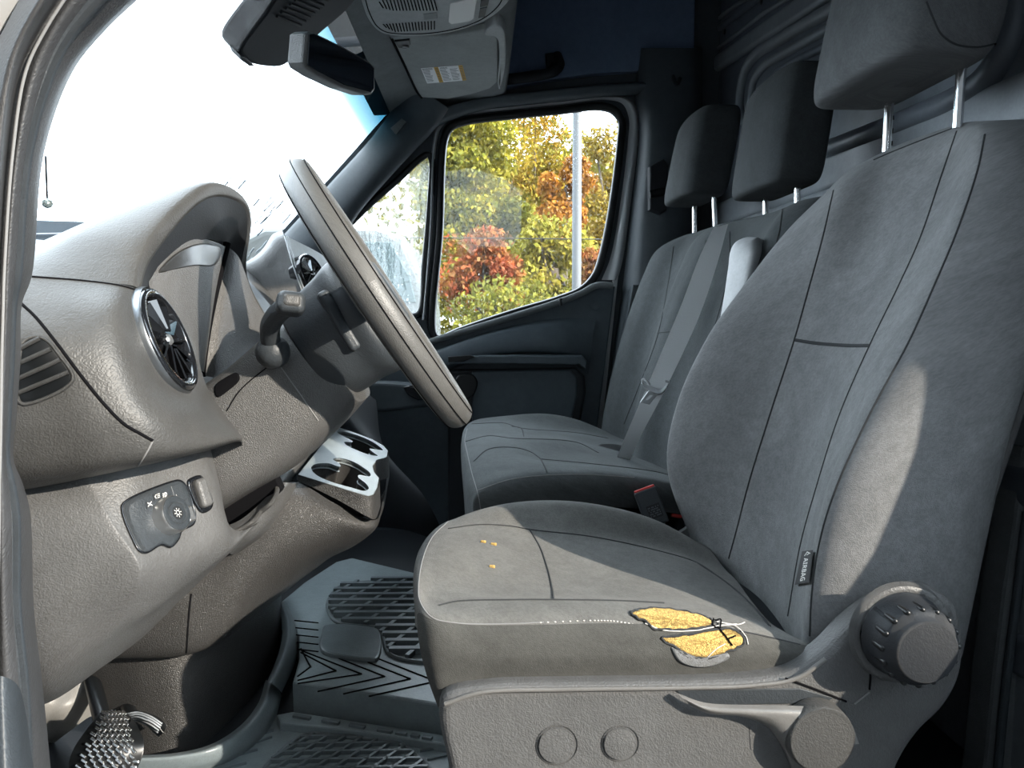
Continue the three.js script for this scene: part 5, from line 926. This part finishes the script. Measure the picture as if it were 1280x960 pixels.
tree('yellow-green bush left of the lamp post, above the door sill', 'shrub', 690, 10, [640, 740], [270, 400], [0xa8a82c, 0xb8b034, 0xc8b438], 4200, .04);
tree('small orange-red shrub right of the lamp post', 'shrub', 745, 8.5, [722, 780], [300, 380], [0xc0602c, 0xb87838, 0xa89038], 2400, .032);
tree('faded olive tree far behind the other trees', 'tree', 640, 22, [480, 860], [150, 460], [0xa49c20, 0xb4a424, 0x90881c], 16000, .15);
{
  const c = thing('lamp_post', 'pale grey round lamp post standing among the autumn trees', 'post', at(721, 400, 7).setY(-.75));
  part('post', rod(at(721, 400, 7).setY(-.75), at(722, 60, 7), .043, 20), new THREE.MeshStandardMaterial({ color: lin(.13, .14, .148), roughness: .6, metalness: .2 }), c);
  part('foot_plate', disc([[0, .03], [.12, .03], [.13, 0]], at(721, 400, 7).setY(-.75), V3(0, 1, 0), 24), M.metalLight, c);
  const wre = thing('overhead_wire', 'thin dark wire stretched low behind the side window', 'wire', at(640, 298, 8));
  part('wire', tube([at(384, 296, 8), at(640, 298, 8), at(840, 300, 8)], .006, 20, 6), M.seamDark, wre);
  for (const x of [384, 836]) part('pole', rod(at(x, 292, 8), at(x, 292, 8).setY(-.75), .05, 12), M.metal, wre);
  // vehicle parked alongside, seen through the misted quarter light
  const v = thing('parked_van', 'pale parked van seen through the misted quarter window', 'van', at(500, 400, 6).setY(-.75));
  part('body', slab([[300, 300], [330, 285], [470, 284], [505, 296], [528, 345], [536, 400], [536, 520], [300, 520]], 5.4, 1.7, .05), new THREE.MeshPhysicalMaterial({ color: lin(.10, .115, .118), roughness: .4, clearcoat: .4 }), v);
  part('side_window', slab([[440, 302], [488, 302], [512, 345], [520, 378], [440, 380]], 5.37, .04, .01), new THREE.MeshPhysicalMaterial({ color: lin(.022, .05, .055), roughness: .3 }), v);
  for (const x of [345, 490]) part('wheel', disc([[0, .02], [.2, .02], [.3, 0], [.33, -.1], [.33, -.2]], at(x, 400, 5.4).setY(-.42), V3(0, 0, 1), 32), M.black, v);
  // far dark roof through the windscreen
  const b = thing('distant_building', 'dark low building with a shallow roof far away through the windscreen', 'building', at(60, 400, 60).setY(-.75));
  part('wall', slab([[-400, 300], [300, 300], [300, 460], [-400, 460]], 60, 12, .1), new THREE.MeshStandardMaterial({ color: lin(.02, .032, .042), roughness: .8 }), b);
  part('roof', slab([[-400, 290], [-300, 274], [40, 275], [110, 277], [200, 280], [320, 296], [320, 302], [-400, 302]], 59.5, 13, .1), new THREE.MeshStandardMaterial({ color: lin(.014, .022, .03), roughness: .8 }), b);
  for (let k = 0; k < 3; k++) part('roof_ridge', rod([-100, 296 + k * 9, 59.2], [160, 290 + k * 13, 59.2], .08, 6), M.metal, b);
}
for (const o of scene.children) o.traverse((m) => { if (m.isMesh) m.castShadow = m.receiveShadow = true; });
renderer.render(scene, camera);
